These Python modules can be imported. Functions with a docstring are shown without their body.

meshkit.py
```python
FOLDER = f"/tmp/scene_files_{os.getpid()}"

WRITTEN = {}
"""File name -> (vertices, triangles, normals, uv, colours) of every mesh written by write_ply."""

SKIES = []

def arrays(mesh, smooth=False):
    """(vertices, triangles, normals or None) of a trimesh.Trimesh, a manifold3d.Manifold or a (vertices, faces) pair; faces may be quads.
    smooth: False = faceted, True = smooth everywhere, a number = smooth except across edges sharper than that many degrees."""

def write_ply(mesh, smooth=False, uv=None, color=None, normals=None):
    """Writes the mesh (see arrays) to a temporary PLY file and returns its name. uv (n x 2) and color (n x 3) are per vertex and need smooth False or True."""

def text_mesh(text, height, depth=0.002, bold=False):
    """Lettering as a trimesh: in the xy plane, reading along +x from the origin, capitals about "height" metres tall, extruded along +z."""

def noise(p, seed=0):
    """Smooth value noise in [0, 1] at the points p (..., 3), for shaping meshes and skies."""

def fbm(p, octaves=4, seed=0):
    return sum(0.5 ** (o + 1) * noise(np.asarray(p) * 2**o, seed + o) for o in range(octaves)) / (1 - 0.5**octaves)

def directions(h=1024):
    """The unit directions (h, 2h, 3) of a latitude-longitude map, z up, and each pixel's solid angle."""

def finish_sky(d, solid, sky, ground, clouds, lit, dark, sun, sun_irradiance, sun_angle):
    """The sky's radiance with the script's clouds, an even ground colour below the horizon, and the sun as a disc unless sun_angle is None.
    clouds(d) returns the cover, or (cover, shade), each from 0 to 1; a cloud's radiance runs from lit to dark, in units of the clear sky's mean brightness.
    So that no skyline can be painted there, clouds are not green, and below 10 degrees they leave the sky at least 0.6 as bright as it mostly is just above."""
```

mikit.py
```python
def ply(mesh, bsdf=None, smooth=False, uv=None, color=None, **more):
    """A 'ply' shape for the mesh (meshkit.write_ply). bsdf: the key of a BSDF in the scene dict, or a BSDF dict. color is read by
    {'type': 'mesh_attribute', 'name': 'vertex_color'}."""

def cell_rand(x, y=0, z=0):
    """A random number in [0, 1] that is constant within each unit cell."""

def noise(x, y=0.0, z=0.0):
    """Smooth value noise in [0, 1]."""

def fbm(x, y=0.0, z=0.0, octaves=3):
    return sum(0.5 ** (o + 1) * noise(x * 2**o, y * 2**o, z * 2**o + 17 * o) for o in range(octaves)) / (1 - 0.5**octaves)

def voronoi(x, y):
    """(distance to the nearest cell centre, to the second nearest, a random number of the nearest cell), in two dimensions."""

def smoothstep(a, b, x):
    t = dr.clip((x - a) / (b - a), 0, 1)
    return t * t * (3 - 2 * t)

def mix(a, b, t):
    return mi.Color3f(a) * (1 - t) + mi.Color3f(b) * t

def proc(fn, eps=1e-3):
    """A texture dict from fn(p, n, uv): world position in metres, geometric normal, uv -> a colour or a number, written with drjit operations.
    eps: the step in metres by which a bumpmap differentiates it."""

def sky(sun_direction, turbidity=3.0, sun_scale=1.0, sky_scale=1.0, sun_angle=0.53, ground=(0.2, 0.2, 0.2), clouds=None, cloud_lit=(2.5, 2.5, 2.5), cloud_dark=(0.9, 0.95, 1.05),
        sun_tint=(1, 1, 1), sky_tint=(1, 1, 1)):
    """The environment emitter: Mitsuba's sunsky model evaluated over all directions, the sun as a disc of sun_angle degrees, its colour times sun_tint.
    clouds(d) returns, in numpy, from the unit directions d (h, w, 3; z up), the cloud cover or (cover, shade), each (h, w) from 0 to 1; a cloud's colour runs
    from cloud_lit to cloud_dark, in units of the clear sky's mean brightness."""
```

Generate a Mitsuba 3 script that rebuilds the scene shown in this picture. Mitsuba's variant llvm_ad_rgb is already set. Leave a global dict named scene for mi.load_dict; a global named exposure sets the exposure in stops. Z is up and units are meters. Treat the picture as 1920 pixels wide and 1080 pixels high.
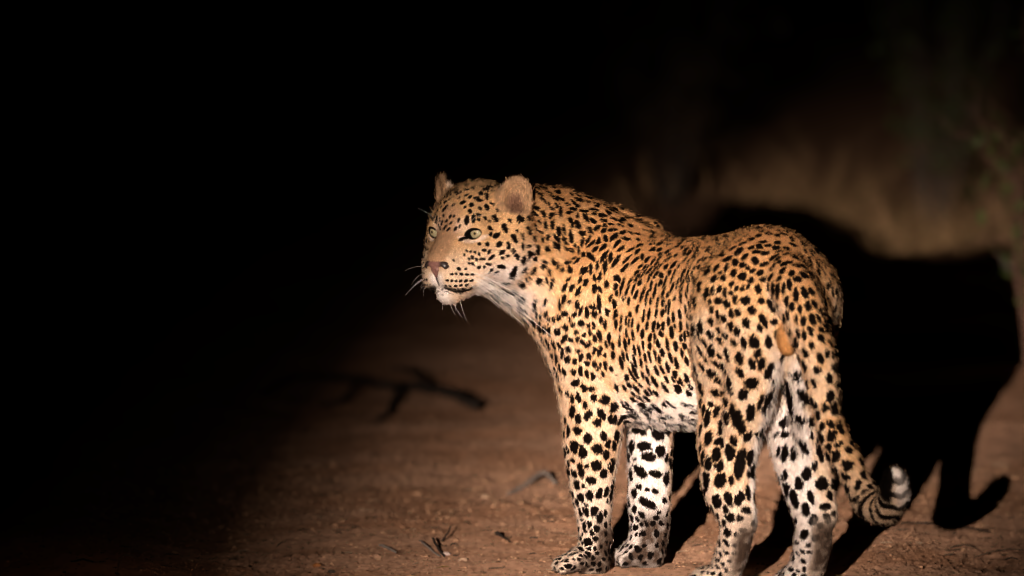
import math
from concurrent.futures import ThreadPoolExecutor

import drjit as dr
import mitsuba as mi
import numpy as np
import trimesh
from scipy.interpolate import CubicSpline, PchipInterpolator
from scipy.sparse import coo_matrix
from scipy.spatial import cKDTree

import meshkit
import mikit

T = mi.ScalarTransform4f
scene, labels = {}, {}

# ---------------------------------------------------------------- camera, night sky, spotlight, exposure
FPX = 15000.0                                   # focal length in pixels of the 1920 wide photograph: a long telephoto lens
CAM = np.array([0, -15.0, 1.4])
CAM_PITCH = math.radians(3.137)
CAM_F = np.array([0, math.cos(CAM_PITCH), -math.sin(CAM_PITCH)])
CAM_R = np.array([1.0, 0, 0])
CAM_U = np.cross(CAM_R, CAM_F)
scene["camera"] = {
    "type": "thinlens", "fov": math.degrees(2 * math.atan(960 / FPX)), "fov_axis": "x", "aperture_radius": 0.042, "focus_distance": 15.40,
    "near_clip": 0.5, "far_clip": 2000.0,
    "to_world": T().look_at(origin=CAM.tolist(), target=(CAM + CAM_F).tolist(), up=[0, 0, 1]),
}
scene["night_sky"] = mikit.sky([0.3, 0.8, 0.08], turbidity=3, sun_scale=0.0, sky_scale=2e-5)
LAMP = np.array([-1.08, -14.9, 1.48])           # hand spotlight on its post, left of the camera
AIM = np.array([0.24, 0.4, 0.35])
for key, power, edge, core in (("spotlight_core", .22, 2.1, .4), ("spotlight_beam", .40, 2.8, .5), ("spotlight_flank", .31, 3.4, .5), ("spotlight_rim", .05, 3.9, .3), ("spotlight_spill", .012, 5.0, .3)):
    scene[key] = {"type": "spot", "intensity": {"type": "rgb", "value": [2060.0 * power, 1660.0 * power, 1390.0 * power]}, "cutoff_angle": edge, "beam_width": core,
                  "to_world": T().look_at(origin=LAMP.tolist(), target=AIM.tolist(), up=[0, 0, 1])}
exposure = 0.0

# ---------------------------------------------------------------- helpers
def ref(k):
    return {"type": "ref", "id": k}

def put(key, mesh, bsdf, smooth=False, **more):
    base, n = key, 0
    while key in scene:
        n += 1
        key = f"{base}_{n:03d}"
    scene[key] = mikit.ply(mesh, bsdf, smooth=smooth, **more)
    return key

def tag(key, label=None, category=None, group=None, kind=None):
    labels[key] = {k: v for k, v in dict(label=label, category=category, group=group, kind=kind).items() if v}

def raw(key, V, F, C, N, bsdf):
    scene[key] = {"type": "ply", "filename": meshkit.write_ply((V, F), False, None, C, normals=N), "face_normals": False, "bsdf": ref(bsdf)}

def tube(points, radii, sides=6, rng=None, rough=0.0):
    """A tapering tube through points, closed at both ends."""
    p = np.asarray(points, float)
    r = np.broadcast_to(np.asarray(radii, float), (len(p),)).copy()
    t = unit(np.gradient(p, axis=0))
    a = np.where(np.abs(t[:, 2:]) < .9, [[0, 0, 1.0]], [[1.0, 0, 0]])
    a = unit(np.cross(t, a))
    b = np.cross(t, a)
    ang = np.arange(sides) * 2 * math.pi / sides
    rr = np.repeat(r[:, None], sides, 1)
    if rng is not None:
        rr = rr * (1 + rough * rng.normal(size=rr.shape))
    v = p[:, None] + rr[..., None] * (np.cos(ang)[None, :, None] * a[:, None] + np.sin(ang)[None, :, None] * b[:, None])
    n = len(p)
    i, j = np.meshgrid(np.arange(n - 1), np.arange(sides), indexing="ij")
    q = np.stack([i * sides + j, i * sides + (j + 1) % sides, (i + 1) * sides + (j + 1) % sides, (i + 1) * sides + j], -1).reshape(-1, 4)
    V = np.vstack([v.reshape(-1, 3), p[:1] - t[:1] * r[0] * .4, p[-1:] + t[-1:] * r[-1] * .6])
    k = np.arange(sides)
    caps = np.vstack([np.stack([k * 0 + n * sides, (k + 1) % sides, k], 1), np.stack([k * 0 + n * sides + 1, (n - 1) * sides + k, (n - 1) * sides + (k + 1) % sides], 1)])
    return V, np.vstack([q[:, [0, 1, 2]], q[:, [0, 2, 3]], caps])

def join(parts):
    V, F, at_ = [], [], 0
    for v, f in parts:
        V.append(v)
        F.append(np.asarray(f) + at_)
        at_ += len(v)
    return np.vstack(V), np.vstack(F)

def smooth01(a, b, x):
    t = np.clip((x - a) / (b - a), 0, 1)
    return t * t * (3 - 2 * t)

def mixc(a, b, t):
    return np.asarray(a) * (1 - t[:, None]) + np.asarray(b) * t[:, None]

def normals(V, F):
    n = np.zeros_like(V)
    f = np.cross(V[F[:, 1]] - V[F[:, 0]], V[F[:, 2]] - V[F[:, 0]])
    for k in range(3):
        np.add.at(n, F[:, k], f)
    return unit(n)

def unit(v):
    v = np.asarray(v, float)
    return v / np.maximum(np.linalg.norm(v, axis=-1, keepdims=True), 1e-12)

# ---------------------------------------------------------------- leopard: skeleton as fleshed bones, one continuous skin
def at(px, py, Y):
    """The point of the place that stands at depth Y (metres beyond the leopard's hips) on the line of sight through a pixel of the photograph."""
    a, b = (px - 960.0) / FPX, -(py - 540.0) / FPX
    d = CAM_F + a * CAM_R + b * CAM_U
    return CAM + d * ((Y - CAM[1]) / d[1])

class Bone:
    """A tapered rounded bone a-b with radii ra, rb; squash: (unit vector, factor) widens it along that direction. flow: the way its hair lies."""
    def __init__(s, a, b, ra, rb, k=0.03, squash=None, flow=None, cut=False):
        s.a, s.b, s.ra, s.rb, s.k, s.cut = np.array(a, float), np.array(b, float), ra, rb, k, cut
        s.M = np.eye(3)
        s.smax = 1.0
        if squash is not None:
            for v, f in squash if isinstance(squash, list) else [squash]:
                v = np.array(v, float) / np.linalg.norm(v)
                s.M = s.M @ (np.eye(3) + (1.0 / f - 1.0) * np.outer(v, v))
                s.smax = max(s.smax, f)
        s.flow = s.b - s.a if flow is None else np.array(flow, float)
        s.lo, s.hi = np.minimum(s.a, s.b) - max(ra, rb) * s.smax, np.maximum(s.a, s.b) + max(ra, rb) * s.smax
    def dist(s, p):
        q = (p - s.a) @ s.M.T
        e = s.M @ (s.b - s.a)
        t = np.clip(q @ e / max(e @ e, 1e-12), 0, 1)
        return np.linalg.norm(q - t[..., None] * e, axis=-1) - (s.ra + t * (s.rb - s.ra))

class Lump:
    """An ellipsoid with the given axes (rows) and radii."""
    def __init__(s, c, r, axes=None, k=0.02, flow=(0, 0, -1), cut=False):
        s.c, s.r, s.R, s.k, s.flow, s.cut = np.array(c, float), np.array(r, float), np.eye(3) if axes is None else np.array(axes, float), k, np.array(flow, float), cut
        s.lo, s.hi = s.c - s.r.max(), s.c + s.r.max()
    def dist(s, p):
        q = (p - s.c) @ s.R.T
        k0 = np.linalg.norm(q / s.r, axis=-1)
        k1 = np.linalg.norm(q / s.r ** 2, axis=-1)
        return k0 * (k0 - 1.0) / np.maximum(k1, 1e-9)

class Chain:
    """A limb: a smooth curve through points with radii; squash as in Bone. Its hair lies along the curve (back: against it)."""
    def __init__(s, pts, k=0.03, squash=None, flow=1.0, n=6, cut=False):
        pts = np.array(pts, float)
        if len(pts) > 2 and n > 1:
            u = np.r_[0, np.cumsum(np.linalg.norm(np.diff(pts[:, :3], axis=0), axis=1) ** .5)]
            t = np.unique(np.concatenate([np.linspace(a, b, n + 1) for a, b in zip(u, u[1:])]))
            pts = np.stack([PchipInterpolator(u, pts[:, 3])(t) if c == 3 else CubicSpline(u, pts[:, c])(t) for c in range(4)], 1)
        s.p, s.r, s.k, s.cut, s.smax = pts[:, :3], pts[:, 3], k, cut, 1.0
        s.M = np.eye(3)
        if squash is not None:
            v = unit(squash[0])
            s.M = np.eye(3) + (1.0 / squash[1] - 1.0) * np.outer(v, v)
            s.smax = squash[1]
        s.sign = flow
        s.lo = (s.p - s.r[:, None] * s.smax).min(0)
        s.hi = (s.p + s.r[:, None] * s.smax).max(0)
    def dist(s, p, want_flow=False):
        q = p @ s.M.T
        c = s.p @ s.M.T
        best, fl = np.full(p.shape[:-1], 9.0), np.zeros(p.shape) if want_flow else None
        for a, b, ra, rb, w in zip(c, c[1:], s.r, s.r[1:], np.diff(s.p, axis=0)):
            e = b - a
            t = np.clip((q - a) @ e / max(e @ e, 1e-12), 0, 1)
            d = np.linalg.norm(q - a - t[..., None] * e, axis=-1) - (ra + t * (rb - ra))
            if want_flow:
                fl[d < best] = unit(w) * s.sign
            best = np.minimum(best, d)
        return (best, fl) if want_flow else best

def smin(a, b, k):
    h = np.maximum(k - np.abs(a - b), 0) / k
    return np.minimum(a, b) - h * h * k * 0.25

def field(prims, p):
    d = np.full(p.shape[:-1], 1.0)
    for s in prims:
        e = s.dist(p)
        d = -smin(-d, e, s.k) if s.cut else smin(d, e, s.k)
    return d

def skin(prims, h, margin=0.05):
    """Surface nets of the blended bones at step h, evaluated only in blocks near the surface."""
    B = 8
    lo = np.min([s.lo for s in prims if not s.cut], axis=0) - margin
    hi = np.max([s.hi for s in prims if not s.cut], axis=0) + margin
    nb = np.ceil((hi - lo) / (B * h)).astype(int)
    I = np.stack(np.meshgrid(*[np.arange(n) for n in nb], indexing="ij"), -1).reshape(-1, 3)
    C = lo + (I + 0.5) * (B * h)
    half = B * h * math.sqrt(3) / 2
    each = np.empty((len(prims), len(C)), np.float32)
    for i, s in enumerate(prims):
        each[i] = s.dist(C)
    d = np.full(len(C), 1.0)
    for i, s in enumerate(prims):
        d = -smin(-d, each[i], s.k) if s.cut else smin(d, each[i], s.k)
    keep = np.abs(d) < half * 2.3
    I, C, each, d = I[keep], C[keep], each[:, keep], d[keep]
    g = np.stack(np.meshgrid(*[np.arange(B + 1)] * 3, indexing="ij"), -1) * h
    def fill(sel):
        Pt = ((lo + I[sel] * (B * h))[:, None, None, None, :] + g)
        out = np.full(Pt.shape[:4], 1.0)
        for i, s in enumerate(prims):
            near = each[i][sel] < half * 2.8 + s.k
            if near.any():
                e = s.dist(Pt[near])
                out[near] = -smin(-out[near], e, s.k) if s.cut else smin(out[near], e, s.k)
        return out
    with ThreadPoolExecutor(4) as ex:
        D = np.concatenate(list(ex.map(fill, np.array_split(np.arange(len(I)), 24))))
    ins = D < 0
    n = nb * B + 2
    def key(i):
        return (i[..., 0].astype(np.int64) * n[1] + i[..., 1]) * n[2] + i[..., 2]
    corner = [(a, b, c) for a in (0, 1) for b in (0, 1) for c in (0, 1)]
    cnt = sum(ins[:, a:B + a, b:B + b, c:B + c].astype(np.int8) for a, b, c in corner)
    cells = np.argwhere((cnt > 0) & (cnt < 8))
    bi, ci = cells[:, 0], cells[:, 1:]
    val = np.stack([D[bi, ci[:, 0] + a, ci[:, 1] + b, ci[:, 2] + c] for a, b, c in corner], 1)
    cp = np.array(corner, float)
    acc, num = np.zeros((len(cells), 3)), np.zeros(len(cells))
    for i in range(8):
        for j in range(i + 1, 8):
            if np.abs(cp[i] - cp[j]).sum() == 1:
                x = (val[:, i] < 0) != (val[:, j] < 0)
                t = val[x, i] / (val[x, i] - val[x, j])
                acc[x] += cp[i] + t[:, None] * (cp[j] - cp[i])
                num[x] += 1
    G = I[bi] * B + ci
    V = lo + (G + acc / num[:, None]) * h
    K = key(G)
    order = np.argsort(K)
    Ks = K[order]
    F = []
    for ax in range(3):
        u, v = [(1, 2), (2, 0), (0, 1)][ax]
        sl0, sl1 = [slice(0, B)] * 3, [slice(0, B)] * 3
        sl1[ax] = slice(1, B + 1)
        A, Bb = ins[(slice(None), *sl0)], ins[(slice(None), *sl1)]
        E = np.argwhere(A != Bb)
        e = I[E[:, 0]] * B + E[:, 1:]
        flip = ~A[tuple(E.T)]
        q = []
        for du, dv in ((0, 0), (1, 0), (1, 1), (0, 1)):
            c = e.copy()
            c[:, u] -= du
            c[:, v] -= dv
            kk = key(c)
            w = np.searchsorted(Ks, kk)
            w = np.minimum(w, len(Ks) - 1)
            q.append(np.where(Ks[w] == kk, order[w], -1))
        q = np.stack(q, 1)
        q[flip] = q[flip][:, ::-1]
        F.append(q[(q >= 0).all(1)])
    F = np.vstack(F)
    T_ = np.vstack([F[:, [0, 1, 2]], F[:, [0, 2, 3]]])
    m = trimesh.Trimesh(V, T_, process=False)
    lab = trimesh.graph.connected_component_labels(m.edges_unique, node_count=len(V))
    big = lab == np.bincount(lab).argmax()
    ok = big[T_[:, 0]]
    idx = np.cumsum(big) - 1
    return V[big], idx[T_[ok]]

UP = np.array([0, 0, 1.0])
# ---- head frame: origin midway between the eyes, F forward, L the animal's left, U up
HEAD_O = at(853, 437, 0.36)
PSI, PITCH = math.radians(35), math.radians(6)
_f0 = np.array([-math.sin(PSI), -math.cos(PSI), 0])
HL = np.array([math.cos(PSI), -math.sin(PSI), 0])
HF = math.cos(PITCH) * _f0 - math.sin(PITCH) * UP
HU = np.cross(HF, HL)
HAX = np.array([HF, HL, HU])
def hd(f, l, u):
    return HEAD_O + (f * HF + l * HL + u * HU) * 0.001

# ---------------------------------------------------------------- the ground: a dirt track, fine relief where the lens is sharp
def relief(x, y):
    p = np.stack([x, y, x * 0], -1)
    p = p + .02 * (meshkit.noise(p * [30, 22, 1], 19)[..., None] - .5)
    big = meshkit.fbm(p * [1.1, .8, 1], 3, 11) - .5
    mid = meshkit.fbm(p * [7, 5, 1], 3, 12) - .5
    fine = meshkit.fbm(p * [42, 30, 1], 3, 13) - .5
    crumb = np.maximum(meshkit.noise(p * [120, 95, 1], 14) - .62, 0)
    grit = np.maximum(meshkit.noise(p * [260, 190, 1], 15) - .7, 0)
    worn = smooth01(.35, .65, meshkit.fbm(p * [2.2, 1.6, 1], 3, 16))
    rut = .02 * (np.exp(-((x + .55 + .04 * np.sin(y * .9)) / .16) ** 2) + np.exp(-((x - 1.0 + .04 * np.sin(y * .7)) / .16) ** 2))
    z = -rut + .024 * big + .019 * mid + (.0085 * fine + .013 * crumb + .012 * grit) * (.45 + .9 * worn)
    return z * smooth01(40, 12, np.hypot(x, y))

def sheet(x, y):
    X, Y = np.meshgrid(x, y, indexing="ij")
    Z = relief(X, Y)
    for (fx, fy) in FEET:
        r = np.hypot(X - fx, (Y - fy))
        Z = Z * smooth01(.07, .22, r)
    n, m = len(x), len(y)
    V = np.stack([X, Y, Z], -1).reshape(-1, 3)
    i, j = np.meshgrid(np.arange(n - 1), np.arange(m - 1), indexing="ij")
    q = np.stack([i * m + j, (i + 1) * m + j, (i + 1) * m + j + 1, i * m + j + 1], -1).reshape(-1, 4)
    return V, np.vstack([q[:, [0, 1, 2]], q[:, [0, 2, 3]]])

FEET = [tuple(at(*q)[:2]) for q in ((1090, 1065, .44), (1200, 1050, .59), (1330, 1095, .03), (1490, 1095, .09))]

def spaced(stops):
    out = [np.array([stops[0][0]])]
    for (a, _), (b, h) in zip(stops, stops[1:]):
        out.append(np.linspace(a, b, max(2, int(abs(b - a) / h) + 1))[1:])
    return np.concatenate(out)

gx = spaced([(-600, 0), (-60, 60), (-8, 4), (-2, .2), (-1.05, .05), (1.15, .0045), (2, .05), (8, .2), (60, 4), (600, 60)])
gy = spaced([(-600, 0), (-60, 60), (-16, 4), (-3, .4), (-.55, .05), (1.6, .0075), (4.5, .016), (12, .06), (20, .4), (80, 4), (900, 60)])
scene["dirt_matter"] = {"type": "twosided", "b": {"type": "bumpmap", "scale": 1.0, "arbitrary": mikit.proc(lambda p, n, uv: .0035 * mikit.fbm(p.x * 210, p.y * 150, 0, 2) + .012 * mikit.noise(p.x * 60, p.y * 40), eps=.0012), "m": {"type": "principled", "roughness": .95, "specular": .15, "base_color": mikit.proc(lambda p, n, uv: mikit.mix(
    mikit.mix((.485, .255, .147), (.64, .37, .235), mikit.smoothstep(.3, .7, mikit.fbm(p.x * 5, p.y * 3.2, 0, 3))),
    mikit.mix((.21, .10, .058), (.70, .43, .28), mikit.noise(p.x * 160, p.y * 90, 3)),
    .55 * mikit.smoothstep(.45, .75, mikit.fbm(p.x * 34, p.y * 22, 5, 3))))}}}
put("ground", sheet(gx, gy), "dirt_matter", smooth=True)
tag("ground", "dry reddish brown dirt track", "ground", kind="structure")

def ground_at(px, py):
    """The point of the ground seen through a pixel of the photograph."""
    d = CAM_F + (px - 960) / FPX * CAM_R - (py - 540) / FPX * CAM_U
    p = CAM + d * (-CAM[2] / d[2])
    for _ in range(3):
        zz = float(relief(np.array([p[0]]), np.array([p[1]]))[0])
        p = CAM + d * ((zz - CAM[2]) / d[2])
    return p

def relax(V, F, weight, turns=14):
    """Evens out the seams between bones (Taubin), by weight per vertex."""
    e = np.vstack([F[:, [0, 1]], F[:, [1, 2]], F[:, [2, 0]]])
    n = len(V)
    A = coo_matrix((np.ones(2 * len(e)), (np.r_[e[:, 0], e[:, 1]], np.r_[e[:, 1], e[:, 0]])), shape=(n, n)).tocsr()
    A.data[:] = 1
    deg = np.asarray(A.sum(1)).ravel()
    w = weight[:, None]
    for i in range(turns):
        for lam in (.55, -.50):
            V = V + lam * w * (A @ V / deg[:, None] - V)
    return V

# ---------------------------------------------------------------- markings: where the leopard's own spots sit, in tenths of a millimetre: centre, half long axis, half short axis
FACE_SPOTS = np.array('''-91 362 541 -31 34 -4 27 16 -39
-7 375 430 -28 32 -3 16 8 -37
82 352 274 28 4 -87 21 -37 6
7 457 291 33 26 -71 20 -30 -1
-94 505 345 -22 31 -25 29 -2 -25
-47 540 267 -25 23 -3 17 10 -25
-183 593 279 -11 27 -31 32 -2 -15
-358 698 245 15 35 -62 51 -24 -11
-311 555 468 -1 28 -58 40 -13 -10
-178 491 461 -21 26 -22 24 -2 -21
-250 394 626 -2 66 -48 46 -3 -26
-451 464 667 66 29 -53 30 -26 11
-400 381 712 -34 28 -4 35 22 -31
-401 182 805 -21 34 -2 32 20 -29
-729 360 797 -60 31 -13 21 11 -18
-918 430 754 -55 10 -7 29 18 -26
-659 479 730 -29 45 -13 19 8 -15
-446 594 512 -14 30 -31 21 -3 -14
-474 687 387 -10 25 -24 20 -6 -16
-242 659 211 -7 17 -24 24 -4 -10
-174 149 708 -77 20 39 13 27 -16
-200 2 740 -70 1 37 10 26 -12
-90 -94 667 -39 42 34 13 23 -15
-314 -265 739 14 97 37 19 26 -22
90 -128 492 0 65 21 25 30 -27
54 45 553 -4 31 0 14 9 -16
-31 203 591 -41 9 30 5 31 -18
156 219 281 -13 10 36 -5 17 -7
218 177 120 -24 22 32 -3 17 -14
183 38 341 -14 29 34 2 18 -11
253 -47 135 -4 47 24 11 18 -14
268 44 109 -19 25 24 5 17 -13
171 239 161 -14 14 30 -5 12 -8
165 120 356 -9 17 15 2 12 -11
9 281 507 -21 4 21 -3 16 -9
-198 270 676 -40 -11 29 -6 27 -10
-141 115 696 -69 -8 43 8 30 -10
-329 -141 786 -30 28 19 12 19 -14
-326 103 792 -53 7 22 10 21 -12
-573 267 823 -40 28 -5 15 9 -13
207 -25 267 -6 29 26 4 15 -10
200 -145 216 2 29 27 7 19 -8
215 71 224 -9 24 19 2 11 -10
-186 689 85 -51 12 -7 9 4 -32
-189 700 -31 -8 9 -41 37 -9 -5
-267 768 -71 -56 24 51 -10 39 -34
-431 863 45 12 32 -92 36 -29 -8
-520 1012 -157 -30 37 -79 44 -16 -20
-239 850 -234 -53 26 43 -12 28 -34
-74 686 -205 -23 30 -25 30 -5 -30
40 585 -191 -23 25 -3 10 5 -26
32 682 -312 -36 27 -4 10 6 -23
-44 745 -346 -36 10 28 -13 12 -17
114 691 -471 -51 30 3 2 5 -24
-60 781 -461 -61 27 24 -10 8 -25
17 751 -582 -56 21 -17 6 -2 -20
142 636 -368 -3 16 -29 21 -12 -9
190 580 -332 -1 14 -24 19 -10 -8
264 559 -419 -3 18 -32 18 -14 -10
214 620 -465 -16 19 -17 15 -6 -19
-376 967 -266 22 3 -70 31 -19 7
-245 890 -387 -50 38 28 -16 14 -42
-337 958 -463 -30 19 -4 -1 -3 -31
-254 894 -495 -29 20 -4 -1 -3 -31
-447 1023 -397 -33 17 -34 29 -13 -27
-518 1050 -508 -53 13 -45 35 -13 -30
-672 1089 -330 -7 4 -67 33 -6 0
-697 1079 -592 -34 20 82 -63 10 -26
-842 1108 -345 -63 11 -9 3 0 -30
-261 858 -666 -75 29 -43 6 -17 -33
-517 946 -824 -74 -39 -109 68 -33 -3
-201 763 -774 -47 18 -6 -13 -11 -24
-45 746 -720 -44 11 6 -16 -4 -23
205 662 -618 -29 20 -4 4 1 -27
111 715 -624 -11 6 -23 17 -8 -7
-843 886 -1090 -53 4 -75 21 -45 -26
-957 765 -1404 -42 57 -48 -30 -73 -74
-565 712 -1039 -11 71 24 -39 -12 -50
-411 487 -1016 -37 48 7 -18 -10 -27
-898 1006 -956 -33 7 -53 25 -22 -15
-769 1021 -804 -63 11 -9 -18 -15 -40
-693 1078 -140 -41 16 -53 20 -4 -9
-598 1023 -26 -4 8 -29 15 -7 -3
245 516 -310 -15 15 -2 9 5 -17
311 516 -438 1 11 -28 13 -12 -5
285 583 -547 -12 18 -29 12 -9 -10
333 525 -527 -3 11 -21 10 -9 -6
342 433 -360 3 9 -19 11 -10 -4
284 452 -291 3 14 -18 11 -8 -6
-547 918 184 -9 27 -36 15 -13 -14
510 403 -611 -31 22 -4 8 3 -26
399 490 -625 -16 15 -2 3 1 -15
548 316 -440 -18 13 -2 7 4 -17
630 325 -694 -21 26 -2 3 1 -18
575 379 -697 -24 20 -3 4 1 -19
495 444 -713 -33 21 -4 6 2 -21
409 508 -727 -28 24 -3 4 1 -21
323 577 -738 -25 20 -3 2 0 -18
681 249 -811 -15 30 -1 -3 -3 -19
640 319 -824 -22 29 -2 -2 -3 -22
590 379 -833 -26 26 -3 0 -2 -21
528 436 -840 -32 25 -4 0 -2 -23
437 500 -849 -35 23 -1 -3 -1 -23
336 559 -853 -35 20 -1 -5 -3 -22
651 182 -918 -3 22 0 -10 -8 -17
630 259 -925 -8 21 0 -9 -8 -17
577 351 -930 -17 21 -2 -9 -8 -20
503 430 -930 -24 20 0 -8 -5 -20
410 494 -930 -29 17 0 -8 -4 -19
566 190 -1002 3 24 1 -9 -7 -15
545 268 -1008 -5 18 0 -9 -7 -15
509 354 -1002 -12 14 0 -10 -6 -15
448 423 -993 -14 12 1 -10 -6 -15'''.split(), float).reshape(-1, 9) / 10000
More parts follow.
